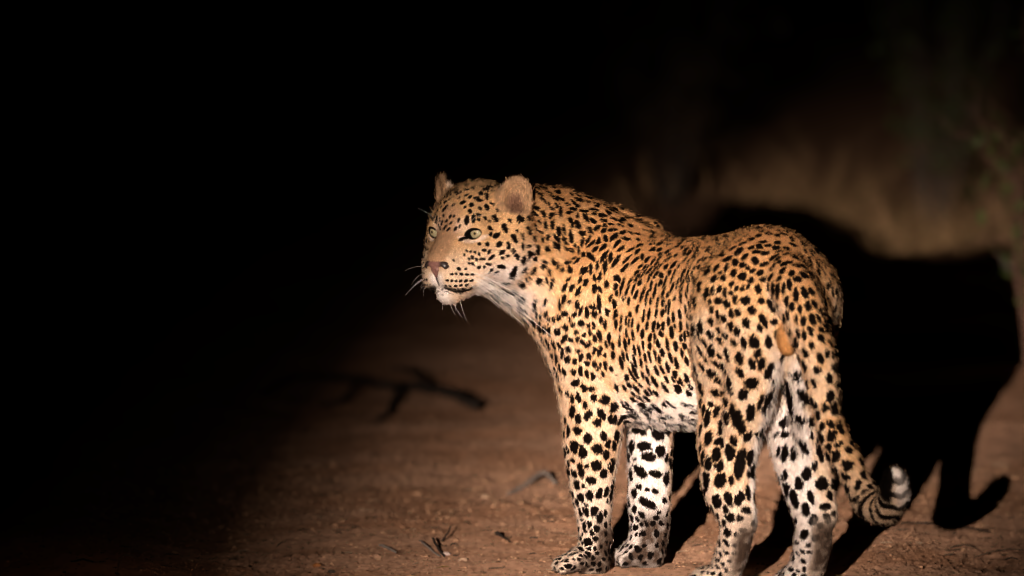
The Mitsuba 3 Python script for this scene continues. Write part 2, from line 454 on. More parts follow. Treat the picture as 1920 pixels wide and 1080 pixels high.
BODY_SPOTS = np.array('''1214 3963 3732 74 -52 55 37 -8 -53
1377 3913 3656 31 5 -86 -51 17 -20
1676 3839 3795 11 11 -65 -46 7 -9
1882 3794 3744 23 48 -128 -53 35 -12
2031 3597 3811 61 -61 4 1 36 -75
1793 3918 3409 102 16 -38 -31 19 -87
1576 3905 3464 72 -4 0 0 10 -73
1539 3885 3629 72 -9 1 0 10 -55
1280 3981 3441 19 3 -107 -43 22 -9
1161 4056 3425 25 -29 70 34 -26 -11
1071 4123 3511 6 9 -73 -32 32 -5
1413 3946 3316 14 5 -79 -39 9 -8
1468 3957 3116 54 -12 95 53 -4 -31
1168 4084 3169 37 -43 105 51 -39 -16
1277 4022 3039 16 -5 -89 -57 32 -12
1270 4029 2813 87 -48 3 0 2 -80
1721 3966 3134 55 28 -96 -56 -7 -32
1649 3967 2981 80 14 -1 0 3 -73
1929 4071 3035 61 13 71 70 63 -63
1025 4289 2984 0 9 -73 -32 33 -2
1097 4181 2791 0 6 -109 -36 36 -3
1018 4345 2707 11 -23 -59 -32 32 -8
1468 3968 2673 19 1 -107 -78 11 -15
1209 4090 2489 0 14 -128 -79 64 -5
1360 4016 2386 0 16 -121 -79 31 -2
1650 3988 2468 102 26 -39 -31 0 -85
1758 4007 2713 46 23 -80 -54 -22 -29
1850 4071 2534 14 18 -80 -54 -39 -7
2015 4243 2678 38 51 99 69 71 -30
1978 4207 2517 37 64 -68 -48 -56 -23
1076 4264 2422 0 18 -74 -36 36 -3
1170 4170 2221 43 -43 3 0 9 -41
1102 4295 2146 6 11 -73 -36 36 -6
1332 4080 2036 0 24 -140 -61 32 -2
1444 4029 2112 47 -10 1 0 6 -40
1632 4026 2131 102 23 -39 -33 7 -93
1771 4102 1969 49 15 84 57 40 -36
1932 4222 2116 50 42 133 69 71 -30
1199 4197 1965 13 5 -72 -53 54 -14
1531 4062 1844 98 -1 0 0 13 -81
1260 4185 1755 31 -8 -85 -51 50 -23
1390 4109 1724 43 -16 1 0 6 -37
1333 4182 1508 53 -23 -62 -41 39 -38
1499 4110 1543 0 16 -110 -72 9 -1
1699 4125 1578 10 17 -110 -65 -22 -4
1816 4191 1609 -9 9 -109 -47 -41 7
1937 4362 1631 71 139 137 60 64 -33
1182 4363 1559 11 -1 -65 -32 32 -8
1261 4281 1401 11 5 -61 -32 32 -8
1580 4150 1237 70 -10 84 56 7 -47
1435 4181 1228 54 -10 -94 -53 30 -33
1714 4191 1118 30 3 112 60 31 -19
1798 4237 1187 25 15 67 38 36 -17
1327 4269 1184 16 5 -90 -32 32 -8
1490 4199 953 27 -19 77 41 -12 -14
1417 4238 932 10 8 -109 -47 34 -7
1624 4191 888 65 5 0 0 5 -59
1335 4353 692 7 -13 -42 -28 29 -8
1472 4227 630 85 -34 -28 -27 11 -76
1606 4201 698 33 4 -39 -33 -3 -28
1334 4243 487 36 -76 -56 -28 -7 -16
1478 4129 402 79 17 -15 -9 -40 -43
1646 4191 415 36 11 -1 0 -9 -32
1270 3925 315 68 15 24 10 -10 -26
1019 4285 370 38 25 20 13 -27 -20
1180 4042 403 43 -43 4 0 -23 -20
1088 3845 191 64 37 8 7 -7 -39
1215 3916 305 47 1 0 0 -16 -31
1361 3944 240 36 17 -2 0 2 -22
873 4142 230 33 3 28 12 -11 -13
980 3828 149 36 -5 0 0 0 -22
836 4152 138 6 10 -37 -14 9 -3
2309 3809 3217 2 119 -135 -64 65 -5
2527 3418 3306 65 89 -116 -67 77 -45
2774 3146 3300 39 102 -109 -60 63 -27
2713 3714 3043 77 -79 19 10 51 -57
2592 4080 2962 107 -108 8 1 41 -47
2474 5752 2696 140 -87 -32 -19 5 -71
2858 5714 2632 128 41 -76 -55 -27 -93
2974 3210 3151 68 -10 -24 -14 41 -44
2348 5843 2358 37 -67 -99 -75 79 -34
2583 5675 2378 144 -35 -23 -16 -4 -90
2674 5643 2190 141 -8 -37 -26 -9 -95
2895 5703 2277 71 33 -87 -77 -49 -60
3014 5794 2141 26 28 -71 -53 -56 -15
3102 5978 2238 0 13 -111 -37 -37 3
2301 5945 2637 36 -37 3 0 -1 -33
2412 5745 2127 25 -22 2 0 -2 -22
2492 5666 1894 134 -75 -89 -48 18 -71
2810 5633 1842 127 39 -25 -12 -8 -64
2329 5817 1809 28 -55 -102 -42 43 -15
3007 5767 1739 39 46 -107 -60 -63 -16
2481 5652 1594 53 -29 -29 -24 11 -42
2630 5601 1539 37 -4 0 0 -1 -33
2784 5612 1513 62 17 -24 -16 -6 -44
2390 5720 1457 31 -29 -84 -47 47 -21
2277 5988 1520 7 -96 -84 -32 33 -6
2645 5608 1267 161 -17 -85 -34 10 -66
2402 5742 1146 31 -24 -52 -41 46 -28
2540 5655 1043 56 -21 -45 -30 16 -38
2859 5661 1094 44 24 -2 0 3 -33
2457 5708 947 41 -30 -21 -18 13 -33
2620 5630 869 27 -6 -47 -28 3 -17
2529 5658 855 36 -18 -29 -23 8 -29
2748 5630 876 51 5 0 0 -1 -44
2410 5737 786 51 -51 4 0 -9 -51
2323 5784 580 22 -14 39 19 -23 -9
2431 5683 651 33 -23 2 0 -7 -25
2209 5549 306 41 -43 19 8 -27 -22
2184 5818 411 26 71 63 20 -22 -6
2811 5644 978 48 13 -29 -22 -6 -38
3824 -405 4129 38 69 -104 -64 69 -29
4055 -951 4025 78 -109 -60 -54 84 -73
4455 -1270 4064 88 -60 111 81 22 -69
4319 -1152 3881 58 -97 113 66 -16 -37
3838 -156 3831 81 -3 -68 -48 74 -65
3737 27 3596 62 -44 3 0 0 -53
4008 -763 3696 79 -80 6 1 16 -71
3555 254 3608 15 -31 -85 -37 38 -9
3606 149 3474 17 -49 -101 -34 35 -9
3667 31 3341 39 -95 -147 -60 54 -20
3841 -54 3471 -1 -32 -121 -59 33 -2
3928 -366 3210 48 -77 193 83 -89 -16
4206 -864 3387 28 107 -288 -103 61 -14
4454 -985 3518 3 101 -165 -70 -8 1
3698 -173 2967 48 13 132 71 -79 -21
3556 100 3106 14 -70 -82 -41 42 -10
3833 -411 2667 23 -58 -135 -85 56 -20
4082 -565 2749 1 14 -177 -94 49 -4
3550 -28 2762 -1 -28 -104 -45 46 -3
3659 -325 2484 59 -106 -99 -65 66 -44
4267 -599 2523 52 16 294 94 18 -18
4452 -540 2624 1 29 -161 -61 -48 4
3900 -563 2221 -1 -29 -139 -108 42 -3
3624 -342 2203 76 -128 -85 -73 95 -71
4116 -620 2215 0 -13 -84 -45 7 -1
3830 -551 1814 69 -41 -119 -74 73 -50
4056 -659 1865 48 -25 -130 -72 16 -28
4255 -690 1879 71 21 120 76 -8 -43
4415 -631 1979 -1 -39 -138 -46 -24 2
4388 -718 1652 89 33 -3 0 -9 -70
4091 -667 1514 114 -53 4 0 6 -78
4248 -720 1511 70 -14 1 0 1 -60
3898 -413 1397 16 39 -90 -34 35 -9
4041 -600 1237 78 -51 -10 -11 21 -68
4330 -692 1290 69 8 -13 -6 12 -36
4197 -654 1206 45 -9 1 0 11 -40
4029 -541 1038 59 -33 -19 -15 22 -45
4165 -579 999 46 -2 0 0 14 -33
4021 -460 847 42 -23 2 0 14 -33
3918 -350 802 9 7 -53 -27 28 -7
4160 -501 840 35 -3 0 0 16 -30
3841 -194 679 20 -28 -34 -27 31 -19
3962 -304 611 30 -7 -24 -17 25 -24
4089 -394 672 30 -18 19 11 14 -20
3869 -195 548 31 -32 3 0 11 -26
3780 -94 415 42 -20 2 0 -7 -31
4513 -666 1419 10 17 -53 -36 -32 -3
3766 -340 1638 52 -29 -89 -36 41 -25
4637 -1057 3716 3 83 -129 -39 -19 1
4780 -981 3764 5 148 -168 -65 -63 4
4915 -1108 4141 18 83 -92 -53 -53 -6
5255 -892 4179 134 -115 32 15 41 -79
5218 -468 3729 150 -235 205 85 -120 -66
5164 484 3238 105 -43 3 -2 -54 -95
5419 -465 3369 101 -82 24 16 49 -83
5143 378 3015 86 -63 5 -1 -29 -58
4988 509 2988 7 -20 -40 -51 52 -13
5292 104 3035 0 2 -53 -31 32 -2
4958 698 3507 24 -25 -65 -23 9 -9
5467 -138 2841 27 58 -143 -67 54 -16
5309 74 2666 0 -8 -141 -61 63 -5
5132 252 2652 26 -65 -152 -67 65 -17
5020 393 2677 14 -34 -85 -40 42 -11
5793 -177 2879 80 178 -286 -76 -35 -17
5534 -71 2295 36 0 137 77 -24 -19
5685 -90 2448 0 2 -89 -49 -3 0
5395 -38 2109 21 -24 -120 -75 31 -16
5822 -102 2103 23 -20 -131 -109 -31 -17
5154 158 2259 29 -40 -80 -42 45 -19
5104 229 2176 12 -19 -68 -30 31 -8
5291 14 1804 59 -40 -163 -64 67 -30
5516 -117 1620 25 -1 -139 -72 29 -15
5614 -136 1851 42 -21 -115 -46 7 -17
5884 -175 1678 99 9 -1 0 -7 -63
6045 -116 1542 48 45 -4 0 -4 -42
5656 -158 1429 57 -16 102 61 -15 -34
5790 -165 1330 60 2 -22 -20 9 -57
5502 -63 1148 65 -59 62 40 -23 -47
5701 -113 1082 71 1 0 1 19 -62
5580 -47 942 46 -8 -16 -13 17 -38
5368 149 978 41 -42 4 0 3 -36
5472 64 815 38 -30 3 1 14 -33
5387 171 763 31 -32 3 0 9 -29
5593 2 814 29 -29 20 13 10 -22
5305 340 660 25 -50 51 26 -33 -13
5492 137 625 45 -21 2 1 20 -41
5273 427 439 51 -53 5 0 -2 -42
5392 299 426 31 -24 2 0 10 -26
5975 -90 1883 45 9 -77 -48 -46 -23
5630 -304 3030 11 34 -55 -24 3 -4
4461 -603 6728 72 -28 14 7 -53 -47
4233 -857 6519 11 -78 -69 -63 26 -13
4337 -1037 6428 52 -22 1 -1 -51 -48
4028 -896 6382 38 52 61 49 -60 -26
4160 -1048 6331 31 -68 -53 -43 0 -25
4298 -1160 6278 50 12 41 33 -43 -38
4391 -1228 6228 38 -11 1 -1 -20 -31
4522 -1164 6363 23 -58 -64 -50 -2 -18
4692 -1264 6298 67 -56 -22 -16 -24 -40
4846 -1514 6258 23 -52 -41 -39 38 -26
4869 -1262 6430 78 -47 24 11 -49 -43
4718 -1079 6500 78 12 28 14 -46 -39
4553 -1013 6521 78 10 28 14 -46 -39
4662 -803 6687 88 -28 1 -1 -37 -34
4468 -890 6588 72 -14 14 6 -40 -36
4307 -645 6656 86 -65 11 2 -31 -28
4244 87 6733 72 -74 10 2 -38 -34
4394 145 6813 72 -74 4 -1 -25 -23
4040 1327 6643 55 -59 23 9 -31 -27
4777 -914 6634 65 -7 0 -1 -28 -25
4976 -1118 6541 73 5 13 5 -34 -30
5091 -1648 6332 54 -66 -29 -31 -61 -48
4969 -1530 6356 18 -40 -31 -28 -1 -16
5013 -1801 6179 10 -77 -68 -48 28 -10
5185 -1906 6149 52 -8 0 -2 -48 -47
5284 -2009 6043 88 6 0 -2 -47 -53
5279 -1733 6278 87 2 -15 -8 -40 -36
5421 -1871 6124 43 -43 -74 -66 -75 -33
4967 -1859 6070 9 -57 -61 -37 30 -8
5137 -2043 5966 21 -60 -82 -42 10 -12
4813 -1625 6075 57 -59 3 -1 -30 -51
4688 -1411 6026 63 -39 2 0 -12 -43
4617 -1334 6139 64 -1 37 23 -29 -39
4477 -1283 6175 33 14 38 27 -19 -22
4289 -1284 6072 63 5 53 41 -36 -48
4440 -1356 6002 58 -13 1 -1 -20 -52
4130 -1189 6132 10 -43 -62 -52 18 -10
4001 -1051 6222 10 -61 -61 -40 21 -8
3819 -894 6220 63 -26 38 21 -46 -36
3787 -1034 6020 63 -57 3 -1 -36 -57
3889 -1048 6124 40 -31 2 -1 -23 -31
3946 -1143 6041 28 -45 -49 -35 11 -21
4090 -1268 5930 27 4 46 28 -17 -15
4176 -1327 5845 29 2 51 33 -16 -18
4293 -1364 5855 24 -20 -42 -46 7 -27
4395 -1384 5886 34 4 40 27 -14 -22
4579 -1436 5842 15 -31 -85 -52 4 -9
4781 -1557 5878 24 -38 -67 -45 49 -20
4935 -1944 5834 21 -64 -126 -33 35 -8
5035 -2030 5883 14 -51 -84 -28 19 -6
5250 -2171 5774 19 -48 -113 -46 6 -8
5406 -2143 5816 16 -48 -98 -53 -21 -8
5531 -2071 5827 43 -20 -75 -32 -36 -16
3871 -1181 5836 10 -23 -57 -43 26 -9
3973 -1256 5767 7 -19 -87 -35 17 -4
3741 -1092 5802 6 -25 -72 -34 29 -5
3640 -1017 5695 57 -77 -98 -50 51 -32
4089 -1309 5770 44 -18 1 0 -6 -35
4161 -1362 5640 22 -19 -60 -44 17 -17
4350 -1443 5636 86 -35 -13 -14 -14 -77
4642 -1512 5634 60 -11 -22 -18 -14 -49
4817 -1537 5547 55 -19 -119 -48 3 -23
3851 -1200 5616 67 -44 2 0 -1 -59
4001 -1287 5568 67 -36 -55 -41 22 -51
3741 -1106 5464 50 -37 -27 -24 31 -45
3669 -1053 5608 55 -56 -44 -33 35 -43
4103 -1341 5389 39 -20 -68 -42 31 -27
4204 -1407 5398 36 -23 -62 -48 29 -30
4465 -1524 5452 68 -26 -38 -34 -1 -59
4876 -1552 5239 0 0 -68 -59 -8 0
5176 -2206 5556 0 -10 -73 -43 22 -1
5090 -2139 5655 15 -24 -85 -34 22 -7
5320 -2258 5515 6 -17 -72 -38 4 -4
5467 -2233 5572 15 -33 -90 -52 -18 -8
5593 -2159 5597 14 -34 -85 -39 -36 -5
5104 -2160 5407 15 -6 -86 -28 26 -7
5262 -2265 5340 5 -6 -58 -26 11 -3
5386 -2303 5304 7 -13 -87 -46 6 -4
5553 -2287 5321 17 -18 -100 -58 -17 -9
5673 -2218 5337 8 -36 -100 -33 -28 -1
3858 -1162 5334 1 28 -105 -38 26 -2
3951 -1219 5308 28 1 -78 -54 45 -23
3714 -1023 5229 47 -21 -55 -44 53 -41
4364 -1492 5221 67 -30 -55 -44 26 -56
4670 -1571 5270 56 0 -120 -53 2 -25
4612 -1559 5131 13 6 -73 -49 8 -9
4105 -1301 5145 52 -33 -61 -44 45 -41
4206 -1373 5066 37 -19 -79 -47 41 -25
3875 -1084 5070 52 -42 2 1 23 -52
3992 -1139 4964 13 16 -74 -51 52 -12
3892 -1000 4867 52 -47 3 1 28 -52
3711 -912 4974 57 -14 -67 -50 65 -48
4144 -1272 4848 57 -59 4 0 12 -57
4322 -1429 4849 1 16 -104 -49 33 -2
4505 -1510 4875 12 15 -133 -87 23 -9
4775 -1508 4854 11 30 -119 -65 -16 -5
4934 -1580 4961 29 -43 -111 -41 43 -14
5297 -2273 5077 15 -2 -86 -31 22 -7
5401 -2319 5050 15 -1 -86 -31 10 -6
5517 -2332 5109 30 -6 -82 -36 -2 -13
5529 -2337 4861 25 3 -69 -38 5 -14
5700 -2301 5005 57 17 -68 -46 -29 -36
3605 -695 4789 14 28 -75 -31 32 -8
3503 -623 4918 13 17 -74 -34 35 -8
3385 46 4535 12 -47 -70 -40 41 -10
3513 -451 4632 50 -61 -26 -21 42 -41
3625 -501 4480 37 2 -64 -25 29 -17
3728 -727 4649 49 -98 96 63 -31 -35
3869 -786 4564 30 7 -52 -35 40 -23
4025 -1024 4602 49 -39 -105 -57 63 -31
3814 -627 4414 58 -52 3 1 42 -56
3968 -746 4318 86 -88 6 1 50 -77
4252 -1327 4548 77 -55 -63 -49 55 -65
4485 -1421 4465 11 30 -119 -64 17 -7
4632 -1426 4451 2 46 -136 -74 -7 0
3459 14 4239 43 -76 -72 -45 52 -30
3570 -313 4335 38 10 -81 -39 43 -22
3775 -408 4178 77 32 -111 -63 77 -51
4240 -1253 4278 75 -49 -41 -31 42 -59
4791 -1315 4296 3 74 -152 -63 -37 2
4922 -1105 4150 21 97 -108 -42 -42 -4
5253 -913 4211 123 -140 83 48 31 -84
5028 -1259 4588 11 42 -55 -39 -36 -4
5657 -2292 4404 56 2 -47 -41 10 -50
5700 -2315 4611 41 19 -111 -47 -8 -17
5819 -2265 4695 13 5 -72 -39 -30 -5
423 4031 5238 26 -60 103 33 -8 -8
473 4099 5051 14 -29 40 21 -10 -7
556 4060 5019 23 -30 41 18 -8 -10
617 3955 5288 19 -14 55 21 -4 -8
656 3990 5057 33 -27 48 21 -8 -14
713 3980 4966 23 -4 -39 -28 19 -17
556 4151 4818 27 -68 79 26 -21 -8
640 4098 4753 31 -52 57 26 -18 -14
731 4024 4746 0 31 -105 -25 19 -1
804 3932 4969 8 3 -45 -29 15 -6
895 3891 4999 46 -17 1 0 4 -46
1016 3853 5083 64 -14 1 0 0 -57
920 3879 5258 0 -6 -91 -27 6 0
1119 3846 5260 40 0 34 29 -7 -35
1260 3838 5244 6 -6 -68 -39 -1 -3
1198 3829 5066 50 -2 0 0 0 -50
1028 3864 4824 61 -15 -10 -8 6 -45
884 3930 4735 64 -30 -22 -21 22 -59
1119 3836 4974 9 0 -50 -20 3 -4
1176 3835 4867 38 -4 33 26 0 -32
1233 3840 4723 43 -1 -16 -14 4 -39
1331 3834 4895 44 5 -53 -47 -3 -40
1438 3847 5100 0 -2 -91 -34 -6 0
1324 3833 5123 34 6 72 25 2 -12
1587 3868 5087 27 -1 -75 -54 -5 -19
1678 3883 5258 13 -22 -147 -34 3 -3
1484 3854 4848 46 6 0 0 0 -34
1564 3861 4847 11 -1 -63 -38 -3 -7
1496 3855 4733 0 0 -57 -25 -2 0
1388 3847 4670 41 3 0 0 2 -39
1016 3896 4605 52 -32 77 32 -8 -22
1142 3866 4572 64 -9 -23 -12 6 -33
1245 3851 4585 28 -8 50 30 -1 -17
1352 3853 4527 9 3 -50 -29 0 -5
1462 3857 4481 44 -1 53 35 1 -29
1587 3856 4596 11 -1 -63 -38 2 -7
1683 3842 4654 18 -11 -101 -38 13 -8
1712 3850 4951 14 -8 -78 -34 9 -6
1780 3808 4873 7 -13 -79 -38 27 -5
1859 3706 4594 10 -20 -113 -38 39 -6
1803 3760 4487 28 -28 -48 -29 26 -19
1085 3912 4386 54 -13 -19 -16 13 -44
1279 3871 4362 43 -4 -15 -13 5 -37
1067 3958 4189 64 -40 26 21 2 -58
1204 3904 4158 10 1 -56 -40 15 -8
1325 3870 4240 24 -6 89 40 -7 -10
1480 3852 4257 43 -5 -25 -25 0 -44
1580 3852 4379 6 -4 -68 -34 3 -3
1683 3830 4357 31 -6 86 34 -12 -12
1443 3851 4127 54 -8 -19 -16 1 -43
1599 3830 4106 38 -8 -65 -36 4 -21
1678 3816 4061 38 -8 66 34 -6 -19
1803 3766 4121 10 -1 -114 -29 21 -4
1792 3769 4247 6 -3 -68 -27 19 -4
1954 3581 4281 14 -14 -78 -44 45 -11
1916 3671 4024 17 -5 -62 -37 38 -13
812 4049 4470 0 36 -105 -27 25 -2
914 3976 4463 0 17 -63 -27 18 -1
698 4160 4486 8 41 -94 -27 27 -4
602 4265 4536 0 58 -72 -23 23 -1
642 4477 4259 7 76 -85 -30 30 -4
739 4567 3989 23 119 -132 -40 41 -10
858 4113 4202 23 -63 93 26 -25 -6
960 3990 4313 16 -36 92 25 -14 -3
778 4190 4243 17 2 -48 -24 25 -10
859 4269 3882 9 51 -106 -29 30 -5
920 4116 4018 0 25 -70 -23 23 -1
1006 4051 3949 40 -21 -46 -35 40 -32
1184 3934 3950 28 -22 51 39 -16 -22
1325 3878 3977 0 8 -92 -39 11 -1
1444 3856 3921 23 1 -65 -43 10 -16
1553 3843 3876 7 8 -80 -34 5 -3
1758 3805 3913 20 0 -54 -32 10 -12
1679 3836 3808 24 8 -65 -43 8 -16
1872 3792 3765 22 35 -126 -42 31 -10
2030 3598 3812 58 -59 -30 -26 50 -49
1994 3578 4898 26 -50 -96 -33 34 -11
2084 3446 4815 22 -37 -37 -33 38 -22
2095 3464 4973 17 -37 -64 -22 22 -7
2196 3326 4959 17 -40 -64 -26 27 -9
2251 3241 4930 6 -24 -67 -18 18 -3
2318 3145 4935 13 -38 -76 -20 20 -5
2425 2965 4855 11 -31 -65 -29 29 -7
2518 2877 5076 8 -41 -99 -31 32 -5
2618 2731 5130 7 -37 -88 -36 36 -5
2761 2514 5154 19 -45 -51 -42 44 -18
2871 2340 5175 11 -29 -65 -39 40 -9
2948 2228 5272 5 -27 -66 -33 34 -5
3068 2004 5093 9 -19 -100 -37 38 -6
2980 2135 5029 11 -23 -65 -31 31 -7
2584 2731 4903 11 -31 -65 -37 38 -9
2717 2535 4899 23 -45 -85 -49 51 -17
2882 2287 4918 23 -37 -62 -37 40 -16
2848 2322 4792 58 -64 -18 -17 20 -50
3035 2048 4819 51 -68 -40 -38 52 -50
3187 1784 5163 48 -58 -25 -24 45 -46
3327 1481 5169 44 -45 3 0 8 -46
3384 -466 5271 43 -44 3 0 5 -40
3199 1779 4960 32 -59 62 38 -46 -20
3339 1513 4964 12 -1 -67 -43 44 -10
3345 1548 4827 12 1 -67 -39 40 -9
3210 1793 4722 23 -21 -62 -41 44 -18
2639 2616 4683 28 -44 -46 -44 51 -29
2506 2819 4716 23 -45 -85 -37 38 -12
2329 3081 4700 33 -59 -69 -26 29 -14
2206 3262 4723 27 -49 -72 -29 31 -13
2251 3181 4592 28 -45 -47 -23 26 -15
2072 3427 4565 15 -29 -88 -29 29 -7
2184 3269 4518 42 -66 -89 -35 38 -19
2351 3025 4419 36 -52 -40 -26 33 -24
2440 2896 4416 30 -43 -83 -27 29 -12
2793 2395 4595 63 -69 -19 -19 29 -55
2970 2156 4575 21 -21 -121 -37 38 -9
3113 1966 4564 9 4 -102 -44 45 -7
2639 2609 4525 23 -32 -62 -31 33 -14
2517 2788 4559 30 -48 -82 -27 29 -12
2474 2870 4190 27 -21 -73 -31 33 -14
2351 3041 4202 42 -43 -103 -29 31 -14
2139 3328 4297 39 -50 -53 -24 29 -19
2218 3221 4281 28 -36 -47 -21 24 -14
2106 3389 4157 43 -44 -90 -35 38 -19
2341 3096 4028 79 -89 -75 -28 39 -32
2308 3180 3919 79 -77 -76 -19 26 -21
2208 3338 3863 34 -18 -58 -43 49 -28
2551 2749 4289 27 -27 -73 -31 33 -14
2639 2621 4320 34 -35 -94 -23 24 -10
2739 2486 4362 44 -49 -75 -23 26 -15
2860 2316 4418 8 0 -90 -44 45 -7
2805 2410 4288 37 -45 -29 -21 32 -28
3026 2122 4329 57 -69 -30 -24 46 -46
3126 2029 4233 9 24 -103 -44 45 -7
2961 2259 4139 27 5 -99 -36 38 -12
3234 1831 4426 8 13 -91 -37 38 -6
3312 1783 4294 9 28 -92 -40 40 -6
3095 2162 4009 43 -23 -50 -39 50 -37
2763 2529 4053 45 -27 -77 -33 37 -22
2862 2396 4084 51 -36 -72 -22 26 -17
2596 2742 4051 38 -22 -81 -30 33 -17
2497 2911 3949 32 -27 -37 -29 37 -27
2598 2827 3852 38 -4 -82 -34 38 -19
2731 2667 3840 57 -11 -98 -38 44 -26
2941 2387 3904 51 -37 -41 -28 43 -38
2378 3240 3653 69 -47 -55 -26 39 -34
2323 3401 3540 34 8 -60 -29 33 -19
2568 3042 3598 40 8 -70 -42 49 -28
2757 2812 3603 34 15 -60 -38 44 -26
3028 2727 3415 81 24 -82 -23 33 -26
3165 2277 3730 78 -20 -64 -42 65 -56
2917 2880 3382 52 9 -45 -31 48 -42
3366 2169 3646 58 -12 -33 -27 54 -53
3014 3159 3157 75 -5 -27 -13 39 -41
2921 2520 3736 72 -21 -71 -26 37 -30
3306 2484 3421 82 -11 -38 -11 26 -26
3396 2450 3400 62 0 -29 -11 26 -26
512 4721 7336 43 34 -1 0 -42 -38
604 4607 7218 9 -58 -52 -30 -31 -4
804 4855 7262 10 -64 -58 -39 -40 -5
926 4912 7235 43 -43 -50 -26 -35 -20
695 4604 7157 28 -7 -23 -16 -25 -18
766 4564 7067 13 -24 -36 -29 -31 -9
594 4380 6999 6 -47 -65 -34 -26 -2
925 4634 7003 39 96 79 31 13 -15
1055 4870 7130 23 -25 -39 -24 -28 -13
1171 4861 7038 52 53 16 10 -19 -28
1094 4738 6967 45 53 24 14 -10 -23
1247 4799 6903 23 47 38 24 6 -14
1124 4625 6789 0 -51 -83 -37 -25 1
1253 4686 6740 16 -43 -88 -42 -33 -6
1416 4890 6868 14 -51 -82 -43 -33 -6
1555 4930 6805 55 29 -1 0 -36 -47
1386 4965 6988 64 61 20 9 -16 -25
1572 5113 7012 64 64 20 10 -20 -28
1587 5054 6938 52 47 17 9 -16 -25
1740 5109 6904 64 55 21 13 -34 -36
1770 5005 6802 55 24 8 6 -39 -34
1907 4945 6743 55 23 8 4 -26 -23
1928 5420 6998 77 77 10 6 -42 -37
2224 5656 6879 56 55 -3 -1 -52 -47
2107 4986 6726 53 31 -1 0 -32 -29
2293 5131 6719 58 8 -21 -14 -42 -36
2482 5457 6765 90 66 -27 -11 -42 -37
2665 5383 6677 55 34 -11 -5 -29 -26
2585 5157 6617 46 11 -9 -4 -23 -20
1955 5127 6842 46 23 -1 0 -29 -26
771 4374 6785 32 62 83 29 14 -11
893 4389 6632 22 51 80 47 28 -14
994 4471 6658 0 -38 -90 -25 -17 1
642 4275 6759 13 43 73 24 13 -5
526 4225 6823 5 -12 -30 -21 -19 -3
449 4060 6724 4 -28 -44 -27 -28 -1
418 3861 6514 43 43 -2 0 -12 -39
547 4133 6629 31 30 -1 0 -10 -21
571 4082 6488 14 33 36 17 15 -7
678 4186 6519 26 39 43 26 11 -16
479 3908 6304 34 48 56 40 41 -25
434 3850 6155 30 25 51 34 32 -21
678 4083 6302 54 40 8 8 -14 -44
853 4229 6349 72 42 -28 -23 -47 -61
1000 4400 6478 16 -26 -89 -27 -21 -4
1138 4496 6489 0 -54 -135 -37 -21 1
1338 4647 6580 61 30 -1 0 -33 -54
1507 4747 6615 11 -57 -64 -45 -20 -7
1630 4820 6657 39 76 63 29 -15 -16
1783 4770 6629 55 -10 0 -1 -55 -49
1936 4776 6644 40 64 44 25 -32 -20
2135 4753 6599 35 70 55 32 -15 -18
2304 4847 6588 46 37 -2 0 -29 -26
2412 4877 6562 47 -39 -26 -14 -29 -23
1352 4539 6410 24 71 85 30 -1 -8
1460 4570 6439 23 79 79 29 -9 -7
1535 4507 6397 27 76 68 26 -18 -9
1673 4506 6427 7 -97 -87 -40 5 -4
1820 4535 6472 15 -97 -86 -36 -4 -6
1979 4588 6515 38 112 95 37 -13 -13
2039 4458 6399 40 94 79 28 -10 -12
2194 4597 6484 48 63 36 27 -36 -31
1779 4389 6341 40 78 79 33 -17 -15
1777 4226 6151 59 85 120 33 -11 -15
1518 4242 6150 45 -74 -76 -45 -16 -25
1635 4379 6311 27 69 68 26 -15 -9
1153 4376 6266 46 17 -1 0 -27 -35
1290 4414 6279 5 -59 -58 -27 -2 -2
1045 4344 6298 23 -8 -39 -24 -23 -13
601 3940 6013 31 32 84 46 18 -18
794 4052 6053 5 -21 -60 -37 -22 -2
1075 4175 6047 42 35 34 23 -15 -27
1182 4252 6119 30 35 33 19 -13 -15
1258 4210 6075 31 44 51 21 -12 -12
952 4051 5900 33 28 38 23 -4 -19
510 3893 5711 67 11 -1 0 5 -61
409 3853 5896 28 5 60 28 13 -14
281 3834 5775 13 35 -77 -27 -7 -4
708 3955 5860 9 -7 -54 -24 -10 -4
754 3935 5663 24 16 88 29 3 -8
861 4048 5962 23 22 38 18 3 -11
647 3921 5724 9 0 -51 -21 -5 -3
1388 4052 5885 46 45 77 45 -17 -25
1522 4071 5915 0 -52 -89 -30 -1 0
1424 3950 5677 34 23 57 40 -5 -23
1317 3965 5722 21 25 56 26 -4 -9
1277 3889 5513 31 23 85 40 -4 -14
1149 3911 5572 38 18 65 32 -8 -18
1089 3973 5722 42 16 34 18 -10 -20
1012 3925 5587 38 18 65 29 -7 -16
1591 3937 5571 24 26 87 35 2 -10
1689 3937 5540 30 -13 -52 -29 -4 -17
1592 3997 5751 10 -22 -59 -24 -4 -4
1699 4025 5795 32 39 84 29 -3 -10
1791 4105 5959 22 64 117 33 -4 -6
1654 4120 5988 16 53 87 27 -2 -5
1899 4214 6136 -1 -65 -88 -40 1 0
2005 4163 6078 43 76 111 34 -14 -12
2099 4353 6297 31 54 50 24 -15 -13
2218 4120 6110 33 58 66 27 -30 -11
2312 4305 6284 44 56 49 21 -28 -16
2367 3950 6089 39 53 63 23 -28 -12
2470 3706 6010 39 17 46 25 -35 -20
2407 3529 5806 24 61 85 35 -37 -7
2631 3348 5937 27 60 68 28 -31 -9
2527 3467 5901 29 89 98 26 -28 -6
2704 3183 5916 37 119 126 34 -37 -7
2814 3413 6147 49 40 56 20 -28 -16
2839 3108 6026 31 33 51 21 -25 -11
2001 3846 5606 15 -69 -86 -36 29 -8
2106 3725 5598 9 -93 -116 -30 30 -4
2210 3551 5531 24 58 132 24 -24 -3
2271 3614 5710 20 38 71 26 -28 -6
2329 3417 5569 6 -65 -72 -27 27 -4
